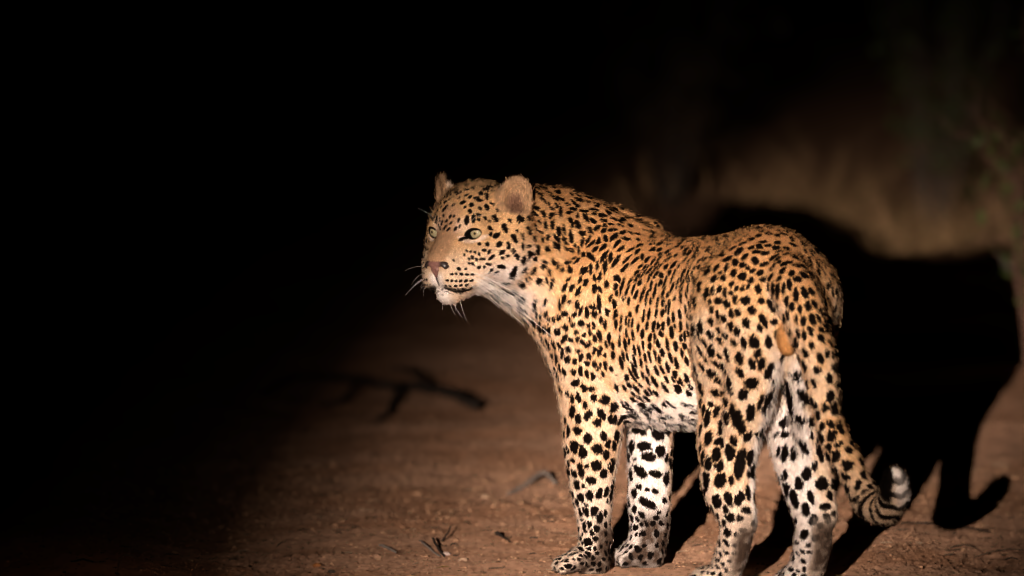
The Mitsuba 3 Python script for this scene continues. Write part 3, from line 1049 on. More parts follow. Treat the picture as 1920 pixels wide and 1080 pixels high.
2506 3086 5496 36 34 130 35 -37 -7
2579 2932 5444 9 -87 -116 -33 33 -5
2727 2752 5560 8 -83 -101 -35 36 -5
2784 2547 5375 7 -55 -87 -32 33 -5
2888 2465 5561 7 -66 -87 -29 30 -4
2988 2163 5306 10 -48 -117 -35 36 -5
3049 2230 5664 9 -60 -56 -38 39 -9
3152 2086 5748 10 -70 -62 -26 27 -6
3221 1817 5597 19 -117 -112 -38 39 -9
3351 1559 5731 21 -95 -82 -34 35 -11
3278 2417 6167 31 37 50 28 -34 -15
3189 2439 6076 29 41 58 27 -31 -11
3082 2400 5897 6 -95 -85 -29 30 -4
3255 2026 5917 6 -95 -85 -35 36 -5
3357 1848 5986 14 -95 -84 -35 36 -8
2920 2575 5766 14 -95 -84 -26 27 -6
982 3876 5346 39 4 83 36 -8 -16
1119 3847 5271 57 -8 -20 -19 -4 -51'''.split(), float).reshape(-1, 9) / 10000
EARS, TAIL, PADS = {}, [], []

def TAIL_ALONG(V):
    """Metres along the tail, its tip at 0.70."""
    q = TAIL[-1].p
    s = np.r_[0, np.cumsum(np.linalg.norm(np.diff(q, axis=0), axis=1))]
    d, i = cKDTree(q).query(V)
    return s[i] - s[-1] + .70 + ((V - q[i]) * unit(np.gradient(q, axis=0))[i]).sum(1)

def leopard_prims():
    P = []
    def mark(region):
        for s in P:
            if not hasattr(s, 'region'):
                s.region = region
    def px(pts): return [(*at(a, b, Y), r) for a, b, Y, r in pts]
    def chain(pts, **kw): P.append(Chain(px(pts), **kw))
    def bone(a, b, ra, rb, **kw): P.append(Bone(at(*a), at(*b), ra, rb, **kw))
    def lump(c, r, k=.02, cut=False, axes=None): P.append(Lump(hd(*c), np.array(r) * .001, axes=HAX if axes is None else axes, k=k, cut=cut, flow=-HF))
    def hbone(a, b, ra, rb, k=.015, cut=False): P.append(Bone(hd(*a), hd(*b), ra * .001, rb * .001, k=k, cut=cut, flow=-HF))
    # ---- ears first, so that hollowing them leaves the skull alone
    for s in (1, -1):
        a = unit(math.cos(math.radians(42)) * HF + s * math.sin(math.radians(42)) * HL + .12 * HU)
        t = unit(HU + .18 * s * HL - .1 * HF)
        w = unit(np.cross(t, a))
        t = np.cross(a, w)
        ax = np.array([a, w, t])
        c = hd(-87, 84 * s, 51)
        EARS[s] = (a, w, t, c)
        P.append(Lump(c, (.018, .034, .0475), axes=ax, k=.004, flow=UP))
        P.append(Lump(c + .0135 * a - .002 * t, (.0165, .0275, .0405), axes=ax, k=.005, cut=True))
        P.append(Bone(c - .034 * t - .004 * a, c - .060 * t - .012 * a, .026, .03, k=.018, flow=-HF))
    mark('head')
    # ---- trunk: taller than wide
    chain([(1455, 560, -.06, .085), (1444, 556, -.005, .107), (1398, 574, .18, .116), (1312, 612, .37, .138), (1215, 605, .50, .142), (1140, 566, .57, .114)][::-1], k=.05, squash=(UP, 1.2))
    chain([(1180, 690, .51, .10), (1290, 685, .36, .105), (1390, 660, .20, .08)], k=.05)
    mark('trunk')
    # neck
    chain([(930, 448, .47, .090), (995, 465, .53, .110), (1065, 498, .57, .118), (1150, 556, .58, .112)], k=.04, squash=(UP, 1.1))
    mark('neck')
    chain([(960, 500, .44, .06), (1027, 545, .47, .074), (1092, 640, .49, .066), (1112, 690, .50, .058)], k=.04)
    mark('throat')
    # shoulder blades
    chain([(1150, 462, .50, .034), (1118, 515, .465, .054), (1080, 580, .45, .066), (1092, 660, .455, .066), (1112, 730, .458, .056)], k=.035)
    chain([(1194, 446, .61, .030), (1195, 520, .68, .045), (1175, 600, .69, .055), (1205, 690, .65, .052), (1220, 745, .625, .048)], k=.025)
    bone((1060, 395, .545), (1235, 458, .555), .024, .014, k=.05)
    bone((1150, 406, .635), (1226, 434, .60), .021, .018, k=.012)
    mark('trunk')
    # left foreleg
    chain([(1113, 700, .455, .062), (1110, 760, .455, .059), (1109, 825, .45, .0535), (1110, 905, .45, .0425), (1113, 960, .449, .0335), (1114, 992, .449, .0300), (1112, 1042, .448, .028)], k=.03)
    mark('foreleg_left')
    # right foreleg
    chain([(1221, 720, .625, .052), (1219, 790, .615, .0450), (1218, 860, .605, .0415), (1217, 925, .60, .0405), (1218, 968, .60, .0375), (1216, 1000, .598, .0375), (1208, 1036, .59, .037)], k=.02)
    mark('foreleg_right')
    # left hind leg
    chain([(1392, 560, -.04, .092), (1378, 650, .01, .082), (1369, 735, .05, .062), (1361, 800, .035, .052), (1360, 850, .01, .049), (1361, 897, -.01, .0465), (1368, 932, -.025, .0400), (1380, 968, -.035, .0330), (1380, 1000, -.033, .0305), (1371, 1040, -.01, .030), (1354, 1083, .02, .028)], k=.045)
    chain([(1430, 600, -.10, .055), (1415, 690, -.085, .050), (1398, 770, -.05, .042), (1388, 850, -.03, .03), (1395, 930, -.048, .014), (1402, 978, -.055, .011)], k=.03)
    mark('hindleg_left')
    # right hind leg
    chain([(1495, 560, .03, .078), (1488, 650, .10, .070), (1478, 735, .125, .056), (1487, 800, .095, .050), (1500, 850, .065, .0495), (1509, 895, .045, .0475), (1518, 935, .03, .0425), (1527, 968, .02, .0355), (1527, 1000, .022, .034), (1519, 1042, .045, .034), (1502, 1083, .07, .031)], k=.045)
    chain([(1510, 600, -.085, .048), (1515, 690, -.06, .042), (1520, 780, -.01, .036), (1528, 860, .02, .028), (1545, 930, .005, .014), (1554, 970, .0, .011)], k=.03)
    mark('hindleg_right')
    # tail
    chain([(1466, 500, -.05, .040), (1478, 520, -.13, .042), (1492, 552, -.172, .041), (1505, 590, -.19, .0385), (1523, 640, -.20, .0345), (1538, 700, -.20, .0285), (1549, 770, -.20, .0255), (1572, 841, -.20, .0255), (1592, 876, -.20, .026), (1611, 911, -.21, .0255), (1632, 942, -.235, .0255), (1655, 955, -.275, .026), (1672, 940, -.32, .025), (1678, 910, -.36, .021), (1676, 890, -.385, .013)], k=.012)
    TAIL.append(P[-1])
    mark('tail')
    # scrotum
    P.append(Lump(at(1475, 632, -.155), (.017, .02, .033), k=.012))
    mark('bare')
    # ---- paws: (metatarsal heads, toe tips)
    def paw(heel, heads, tips, r):
        for q in heads:
            bone(heel, q, .024, r, k=.015)
        for q, t in zip(heads, tips):
            bone(q, t, r, r * .82, k=.006)
    paw((1112, 1050, .45), [(1085, 1052, .41), (1078, 1048, .435), (1080, 1046, .46), (1092, 1045, .485)], [(1058, 1064, .395), (1048, 1060, .425), (1050, 1057, .455), (1068, 1056, .485)], .0165)
    bone((1122, 1062, .445), (1100, 1066, .435), .014, .013, k=.012)
    bone((1139, 995, .45), (1140, 1012, .45), .008, .009, k=.01)
    mark('foreleg_left')
    paw((1210, 1035, .59), [(1190, 1040, .565), (1180, 1036, .59), (1180, 1033, .615), (1188, 1032, .64)], [(1172, 1052, .555), (1160, 1048, .585), (1160, 1044, .615), (1170, 1042, .645)], .0165)
    bone((1228, 1048, .575), (1205, 1050, .57), .0155, .013, k=.012)
    bone((1240, 985, .575), (1241, 998, .575), .009, .011, k=.01)
    mark('foreleg_right')
    paw((1352, 1088, .02), [(1330, 1088, .005), (1320, 1085, .03), (1318, 1082, .055), (1322, 1080, .08)], [(1312, 1100, -.005), (1300, 1096, .028), (1298, 1092, .058), (1304, 1088, .088)], .0165)
    mark('hindleg_left')
    paw((1502, 1085, .07), [(1485, 1090, .065), (1477, 1086, .09), (1476, 1083, .115), (1480, 1081, .14)], [(1470, 1100, .06), (1460, 1095, .09), (1459, 1091, .12), (1466, 1087, .145)], .0165)
    mark('hindleg_right')
    # ---- head
    lump((-75, 0, 22), (85, 71, 67))
    lump((-28, 0, 26), (45, 48, 36))
    for s in (1, -1):
        lump((-80, 56 * s, -34), (58, 48, 58), k=.03)
        hbone((-10, 46 * s, 14), (-60, 62 * s, 5), 13, 18)          # brow, arch
        hbone((8, 34 * s, -34), (-45, 66 * s, -30), 17, 26)      # cheek bone
        P.append(Chain([(*hd(50, 15 * s, -76), .0205), (*hd(36, 27 * s, -84), .0235), (*hd(12, 41 * s, -79), .0215)], k=.010))   # whisker pad
        PADS.append(P[-1])
        hbone((30, 20 * s, -52), (-5, 38 * s, -60), 22, 32, k=.025)
        hbone((0, 38 * s, -54), (-60, 58 * s, -58), 21, 39, k=.03)
    P.append(Bone(hd(-8, 0, 8), hd(56, 0, -40), .025, .0165, k=.018, squash=(HL, 1.3), flow=-HF))               # bridge of the nose
    lump((58, 0, -53), (11, 18, 12), k=.012)
    hbone((35, 0, -64), (-40, 0, -60), 24, 45, k=.03)
    lump((32, 0, -111), (26, 23, 21), k=.005)            # chin and jaw
    lump((8, 0, -104), (30, 32, 19), k=.006)
    hbone((0, 0, -98), (-80, 0, -72), 22, 52, k=.025)
    # eye sockets, mouth, nostrils
    for s in (1, -1):
        ca, sa = math.cos(.30), math.sin(.30)
        lump((-11, 47 * s, 1), (19, 20, 18.5), k=.014)
        lump((7, 47 * s, -1.0), (17, 15.5, 7.5), k=.004, cut=True, axes=np.array([HF, ca * s * HL + sa * HU, -sa * s * HL + ca * HU]))
    hbone((78, 0, -58), (66, 0, -88), 2, 2.2, k=.006, cut=True)
    mark('head')
    return P
# ---------------------------------------------------------------- the coat: where hair lies, how long it is, and its markings
REGIONS = ["head", "neck", "throat", "trunk", "thigh", "foreleg_left", "foreleg_right", "hindleg_left", "hindleg_right", "tail", "bare"]
INNER = {"foreleg_left": (.6, .75, 0), "foreleg_right": (-.62, -.72, 0), "hindleg_left": (.98, .17, 0), "hindleg_right": (-.90, -.42, 0)}

def survey(prims, V):
    """Per vertex: the weight of each region and the lie of the hair, from the bones around it."""
    W, flow, best = np.zeros((len(V), len(REGIONS))), np.zeros_like(V), np.zeros(len(V))
    for s in prims:
        if s.cut:
            continue
        near = np.flatnonzero(((V > s.lo - .05) & (V < s.hi + .05)).all(1))
        if not len(near):
            continue
        if isinstance(s, Chain):
            d, fl = s.dist(V[near], True)
        else:
            d, fl = s.dist(V[near]), np.broadcast_to(unit(s.flow), (len(near), 3))
        w = np.exp(-np.clip(d, -.02, 1) / .012)
        W[near, REGIONS.index(s.region)] += w
        flow[near] += w[:, None] * fl
    W /= np.maximum(W.sum(1, keepdims=True), 1e-12)
    return W, unit(flow)

TAWNY, RUFOUS, CREAM, WHITE, SNOUT = (.60, .365, .178), (.50, .245, .098), (.70, .52, .365), (.76, .67, .61), (.42, .25, .14)
BLACK, DUSK = (.0035, .0022, .0016), (.070, .046, .033)

def coat(prims, V, N, rng):
    W, flow = survey(prims, V)
    R = {k: W[:, i] for i, k in enumerate(REGIONS)}
    z = V[:, 2]
    h = (V - HEAD_O) @ HAX.T * 1000
    hf, hl, hu = h[:, 0], np.abs(h[:, 1]), h[:, 2]
    legs = R["foreleg_left"] + R["foreleg_right"] + R["hindleg_left"] + R["hindleg_right"]
    patch = meshkit.fbm(V * 28, 3, 5)
    # ground colour
    c = mixc(TAWNY, CREAM, smooth01(.35, -.35, N[:, 2] + .35 * (patch - .5)) * .85)
    c = mixc(c, np.asarray(RUFOUS), smooth01(.15, .9, N[:, 2] + .4 * (patch - .5)) * .85 * (1 - R["head"]))
    belly = smooth01(-.35, -.78, N[:, 2] + .25 * (patch - .5)) * R["trunk"]
    flank_low = R["trunk"] * smooth01(.355, .285, z + .03 * (patch - .5))
    c = mixc(c, WHITE, np.clip(belly + flank_low, 0, 1))
    white = np.clip(R["throat"] * smooth01(-.15, -.7, N[:, 2] + .45 * N[:, 0]) * smooth01(.47, .54, z), 0, 1)
    for k, v in INNER.items():
        inn = N @ unit(v) + (.6 if k == "foreleg_right" else 0)
        white = np.maximum(white, R[k] * smooth01(.15, .62, inn + .35 * (patch - .5)) * smooth01(.60, .48, z))
    c = mixc(c, WHITE, np.clip(white, 0, 1))
    c = mixc(c, CREAM, legs * smooth01(.55, .25, z) * .85 * (1 - white))
    c = mixc(c, (.74, .605, .50), legs * smooth01(.30, .08, z) * .8 * (1 - white))
    heel = (R["hindleg_left"] + R["hindleg_right"]) * smooth01(.17, .12, z) * smooth01(.25, .75, N @ unit((.75, -.65, 0))) * smooth01(.03, .05, z)
    wrist = smooth01(.13, .085, z) * np.maximum(R["foreleg_left"] * smooth01(.5, .85, N @ unit((.8, -.55, -.1))), R["foreleg_right"] * smooth01(.3, .75, N @ unit((.45, -.88, -.15))))
    soles = legs * smooth01(-.45, -.75, N[:, 2]) * smooth01(.06, .03, z)
    c = mixc(c, DUSK, np.clip(np.maximum(np.maximum(heel, wrist), soles), 0, 1) * (.55 + .8 * meshkit.fbm(V * 75, 2, 6)).clip(0, 1))
    # head
    H = smooth01(.35, .75, R["head"])
    hc = mixc(TAWNY, CREAM, smooth01(-5, -60, hu) * smooth01(-20, 20, hl))
    hc = mixc(hc, SNOUT, smooth01(27, 17, hl) * smooth01(-5, 15, hf) * smooth01(-70, -50, hu))
    hc = mixc(hc, WHITE, smooth01(-48, -85, hu) * smooth01(60, -10, hf))
    hc = mixc(hc, (.60, .51, .43), smooth01(-96, -102, hu) * smooth01(-20, 5, hf))
    hc = mixc(hc, CREAM, .8 * smooth01(-58, -70, hu) * smooth01(0, 20, hf))
    hc = mixc(hc, WHITE, smooth01(-62, -75, hu) * smooth01(22, 8, hl) * smooth01(25, 40, hf))
    hc = mixc(hc, WHITE, .30 * smooth01(22, 6, np.hypot((hf - 8) * .3, np.hypot(hl - 30, (hu - 16) * .9))))          # pale above the inner eye
    hc = mixc(hc, WHITE, .5 * smooth01(6, 2, np.abs(np.hypot((hl - 47), (hu - 1) * 1.35) - 20) + 6 * (hu > -2)) * smooth01(-25, -5, hf))   # under the eye
    c = c * (1 - H[:, None]) + hc * H[:, None]
    # ears: dark back with a pale patch, pale fur within
    for s in (1, -1):
        a, w, t, c0 = EARS[s]
        q = (V - c0) @ np.array([a, w, t]).T / np.array([.018, .034, .0475])
        on = smooth01(1.35, 1.1, np.linalg.norm(q * [.5, 1, 1], axis=1)) * smooth01(-.62, -.45, q[:, 2])
        inside = smooth01(-.15, .5, N @ a)
        streak = meshkit.noise(q * np.array([3, 22, 5]), 8)[:, None]
        ec = (.6 + .75 * streak) * mixc((.42, .255, .14), (.23, .125, .08), smooth01(.75, .2, np.linalg.norm(q[:, 1:] - [0, -.15], axis=1)))
        eb = mixc(BLACK, CREAM, smooth01(.25, .5, q[:, 2]) * smooth01(.75, .5, q[:, 2]))
        ec = ec * inside[:, None] + eb * (1 - inside[:, None])
        c = c * (1 - on[:, None]) + ec * on[:, None]
        R["ear%d" % s] = on
    ear = np.maximum(R["ear1"], R["ear-1"])
    bare = smooth01(.4, .7, R["bare"])
    c = mixc(c, (.45, .215, .075), bare)
    c = mixc(c, (.13, .08, .05), bare * smooth01(.468, .450, z + .006 * (patch - .5)))
    # ---- markings: spots strewn so that neighbours keep their distance
    hgt = np.interp(z, [0, .05, .10, .15, .20, .30, .42, .6], [10, 11, 13, 16, 23, 27, 26, 22])
    gap = R["head"] * 14 + R["neck"] * 16.5 + R["throat"] * 20 + R["trunk"] * 16.5 + R["thigh"] * 24 + legs * hgt + R["tail"] * 17 + R["bare"] * 20
    gap = gap * (1 + .35 * np.clip(white + belly, 0, 1))
    gap = np.where(H > .5, np.interp(hf, [-110, -60, -20, 20], [17, 15, 11, 9]) * np.where((hl > 55) & (hu < 5), 1.25, 1), gap)
    size = R["head"] * .34 + R["neck"] * .33 + R["throat"] * .40 + R["trunk"] * .38 + R["thigh"] * .41 + legs * np.interp(z, [0, .14, .2, .4], [.33, .34, .41, .41]) + R["tail"] * .50
    barren = bare + ear + (R["head"] > .5) * (hf > -62) * (hu < 75) + (R["head"] > .5) * np.maximum(np.maximum(smooth01(24, 20, hl) * smooth01(-20, -5, hf) * (hu > -75), smooth01(0, 8, hf) * (hu < -30) * (hl < 62)),
                                                         smooth01(30, 24, np.hypot(hl - 47, hu - 1)) * (hf > -35)) + soles + heel * .5
    cand = rng.permutation(len(V))[: min(len(V), 60000)]
    cand = cand[barren[cand] < .4]
    pts = V[cand]
    stretch = unit(flow[cand] * .5 + np.array([.1, .1, -1.0]))
    tree = cKDTree(pts)
    near = tree.query_ball_point(pts, gap[cand] * .00125, return_sorted=False)
    alive, seeds = np.ones(len(cand), bool), []
    g = gap[cand] * .001
    for i in range(len(cand)):
        if alive[i]:
            seeds.append(i)
            j = np.asarray(near[i])
            d = pts[j] - pts[i]
            e = d @ stretch[i]
            r2 = (d * d).sum(1) - e * e * .30
            alive[j[r2 < (g[i] * (.9 + .2 * rng.random())) ** 2]] = False
    seeds = np.array(seeds)
    # the leopard's own spots, read off where it shows them; face marks lie on both sides
    far = FACE_SPOTS[FACE_SPOTS[:, 1] > .010] * [1, -1, 1, 1, -1, 1, 1, -1, 1]
    own = np.vstack([FACE_SPOTS, far])
    own = np.hstack([HEAD_O + own[:, :3] @ HAX, own[:, 3:6] @ HAX, own[:, 6:] @ HAX])
    own = np.vstack([own, BODY_SPOTS])
    vt = cKDTree(V)
    black, second = np.full(len(V), 9.0), np.full(len(V), 9.0)

    def blot(j, f):
        second[j] = np.minimum(second[j], np.maximum(black[j], f))
        black[j] = np.minimum(black[j], f)

    fill = np.full(len(V), 9.0)
    sp, sn, sg, sr = pts[seeds], N[cand[seeds]], g[seeds], (size[cand] * g)[seeds]
    su = unit(stretch[seeds] - (stretch[seeds] * sn).sum(1, keepdims=True) * sn)
    sv = np.cross(sn, su)
    wob = meshkit.fbm(V * 150, 2, 9) - .5
    tight = cKDTree(own[:, :3])
    free = tight.query(sp)[0] > sg * .78
    sp, sn, sg, sr, su, sv = (x[free] for x in (sp, sn, sg, sr, su, sv))
    seeds = seeds[free]
    reach = vt.query_ball_point(sp, sr * 2.4 + .002, return_sorted=False)
    for i in range(len(seeds)):
        j = np.asarray(reach[i])
        if not len(j):
            continue
        d = V[j] - sp[i]
        x, y = d @ su[i], d @ sv[i]
        r = sr[i] * (.72 + .5 * rng.random())
        lobes = [(0, 0, r * rng.uniform(1.0, 1.45), r * rng.uniform(.72, .95), rng.normal() * .5)]
        for _ in range(rng.choice([0, 0, 1, 1, 2])):
            a = rng.uniform(0, 2 * math.pi)
            lobes.append((r * 1.05 * math.cos(a), r * 1.05 * math.sin(a), r * rng.uniform(.5, .85), r * rng.uniform(.45, .75), rng.uniform(0, 3)))
        f = np.full(len(j), 9.0)
        for ox, oy, rx, ry, a in lobes:
            xx, yy = (x - ox) * math.cos(a) + (y - oy) * math.sin(a), -(x - ox) * math.sin(a) + (y - oy) * math.cos(a)
            f = np.minimum(f, (np.hypot(xx / rx, yy / ry) - 1) * min(rx, ry))
        f = f + wob[j] * r * .5 - .0009
        f = np.where(np.abs(d @ sn[i]) > sr[i] * 1.6, 9.0, f)
        blot(j, f)
        if rng.random() < .55:
            fill[j] = np.minimum(fill[j], f)
    own_n = N[vt.query(own[:, :3])[1]]
    reach = vt.query_ball_point(own[:, :3], np.linalg.norm(own[:, 3:6], axis=1) * 1.7 + .003, return_sorted=False)
    for i in range(len(own)):
        j = np.asarray(reach[i])
        if not len(j):
            continue
        d = V[j] - own[i, :3]
        lu, lv = np.linalg.norm(own[i, 3:6]), np.linalg.norm(own[i, 6:])
        a, b = (d @ own[i, 3:6]) / lu ** 2 * 1.08, (d @ own[i, 6:]) / lv ** 2
        f = (np.hypot(a, b) - 1) * min(lu, lv) + wob[j] * min(lu, lv) * .6 - (.0009 if i < len(FACE_SPOTS) * 2 else .0014)
        f = np.where(N[j] @ own_n[i] < .1, 9.0, f)
        blot(j, f)
        if i % 2:
            fill[j] = np.minimum(fill[j], f)
    c = mixc(c, (.46, .235, .085), .55 * smooth01(.007, .0, fill) * (1 - np.clip(white + belly, 0, 1)) * (1 - H) * (1 - bare) * (1 - legs * smooth01(.22, .16, z)))
    black = np.maximum(black, .0015 - (second - black))
    mark = smooth01(.0009, -.0009, black)
    # face: tear lines, eye rims, whisker rows, lips
    for s in (1, -1):
        ls = h[:, 1] * s
        ca, sa = math.cos(.30), math.sin(.30)
        ex, ey = (ls - 47) * ca + (hu - 1) * sa, -(ls - 47) * sa + (hu - 1) * ca
        rim = np.hypot(ex / 19, ey / 13)
        mark = np.maximum(mark, H * smooth01(.90, .83, rim) * (hf > -30))
        tear = np.hypot(np.minimum(np.abs(ex + 22), 0) + np.clip(np.abs(ex + 17) - 2, 0, 99), (ey + 3.5) * 1.0)
        mark = np.maximum(mark, H * smooth01(4.3, 3.0, tear) * (hf > -25))
    pad = np.min([s.dist(V) for s in PADS], axis=0) * 1000
    lip = .85 * smooth01(2.2, 1.0, pad) * smooth01(-.50, -.75, N @ HU) * smooth01(14, 24, hf) * (hu < -88)
    mark = np.maximum(mark, H * lip)
    mark = np.maximum(mark, H * smooth01(2.6, 1.2, hl) * (hf > 40) * (hu < -62) * (hu > -93))
    mark = np.maximum(mark, H * .7 * smooth01(.56, .66, meshkit.noise(V * 300, 3)) * (hu < -98) * (hu > -112) * (hf > 25))    # freckled chin
    # tail: bars, then rings towards the pale-bellied tip
    mark = mark * (1 - np.clip(barren * (1 - (R["head"] > .5)), 0, 1))
    tn = TAIL_ALONG(V)
    ring = smooth01(.12, .02, np.abs(((tn * 1000 / 34.0 + .12 * np.sin(V[:, 0] * 160)) % 1.0) - .5) - .16) * smooth01(.50, .53, tn)
    under = smooth01(.1, .6, N @ unit((.50, -.78, .2)) - .12) * smooth01(.60, .63, tn)
    T = smooth01(.5, .8, R["tail"])
    mark = mark * (1 - T * smooth01(.50, .53, tn)) + T * np.maximum(ring * (1 - .35 * under), smooth01(.25, .6, N @ unit((-.9, -.3, 0))) * smooth01(.62, .65, tn))
    c = mixc(c, WHITE, T * under)
    tipd = T * smooth01(.38, .50, tn)
    c = mixc(c, (.40, .30, .21), tipd * (1 - under) * .7)
    mark = np.clip(mark, 0, 1)
    length = R["head"] * 6 + R["neck"] * 6.5 + R["throat"] * 10 + R["trunk"] * 8 + R["thigh"] * 8 + legs * np.interp(z, [0, .1, .3], [5, 6, 8]) + R["tail"] * 9 + R["bare"] * 4
    length = length + 6 * belly + 6 * white * smooth01(.2, .35, z)
    length = np.where(H > .5, np.interp(hf, [-100, -40, 0, 60], [8.5, 6.5, 4.5, 3.5]) + 2.5 * smooth01(-85, -100, hu) * (hf < 50), length)
    length = np.where(ear > .5, np.where((N @ EARS[1][0] > .2) | (N @ EARS[-1][0] > .2), 8, 5), length)
    keepoff = H * np.maximum((np.hypot((hl - 47) * .85, hu - 1) < 15) * (hf > -25), (hf > 52) * (hl < 22) * (hu < -43) * (hu > -66))
    return c, mark, flow, length * .001, keepoff > .5

def fur(V, F, N, c, mark, flow, length, off, count, rng):
    """Hairs as thin bent blades lying along the flow, each coloured by its root."""
    A = np.linalg.norm(np.cross(V[F[:, 1]] - V[F[:, 0]], V[F[:, 2]] - V[F[:, 0]]), axis=1)
    A = A * (1 - off[F[:, 0]])
    root_tree = cKDTree(V)
    pick = np.searchsorted(np.cumsum(A) / A.sum(), rng.random(count))
    b = rng.random((count, 2))
    b = np.where(b.sum(1, keepdims=True) > 1, 1 - b, b)
    w = np.stack([1 - b.sum(1), b[:, 0], b[:, 1]], 1)
    f = F[pick]
    mix3 = lambda x: np.einsum("ij,ij...->i...", w, x[f])
    p, n, fl, ln = mix3(V), unit(mix3(N)), mix3(flow), mix3(length)
    ln = ln * rng.uniform(.65, 1.25, count)
    fl = fl + .20 * rng.normal(size=(count, 3)) + np.array([0, 0, -.12])
    t = unit(fl - (fl * n).sum(1, keepdims=True) * n)
    seen = root_tree.query(p + t * (ln * .42)[:, None], workers=4)[1]           # the colour of the band of coat that the hair's middle lies in
    col, mk = c[seen], mark[seen]
    side = unit(np.cross(n, t) + .35 * rng.normal(size=(count, 1)) * n)
    lift = np.where(rng.random((count, 1)) < .09, rng.uniform(.35, .75, (count, 1)), rng.uniform(.10, .32, (count, 1)))
    L = ln[:, None] * np.where(lift > .34, 1.35, 1)
    wd = np.minimum(.00052 + .00002 * ln / .001, .0009)[:, None] * rng.uniform(.7, 1.2, (count, 1))
    p0 = p - n * .0006
    pm = p + t * L * .5 + n * L * lift * .75
    pt = p + t * L * .96 + n * L * lift * .95
    VV = np.stack([p0, pm - side * wd, pm + side * wd, pt], 1).reshape(-1, 3)
    q = np.arange(count)[:, None] * 4
    FF = np.vstack([q + [[0, 2, 1]], q + [[1, 2, 3]]])
    m = np.clip((mk - .5) * 1.6 + .5 + .10 * rng.normal(size=count), 0, 1)
    lock = meshkit.noise(p * 130, 6)[:, None] - .5
    tone = np.exp(.23 * rng.normal(size=(count, 1)) + .40 * lock)
    cc = np.clip((col * (1 - m[:, None]) + np.asarray(BLACK) * m[:, None]) * tone, 0, .9)
    nn = unit(n + .25 * t + .12 * rng.normal(size=(count, 3)))
    return VV, FF, np.repeat(cc, 4, 0), np.repeat(nn, 4, 0)
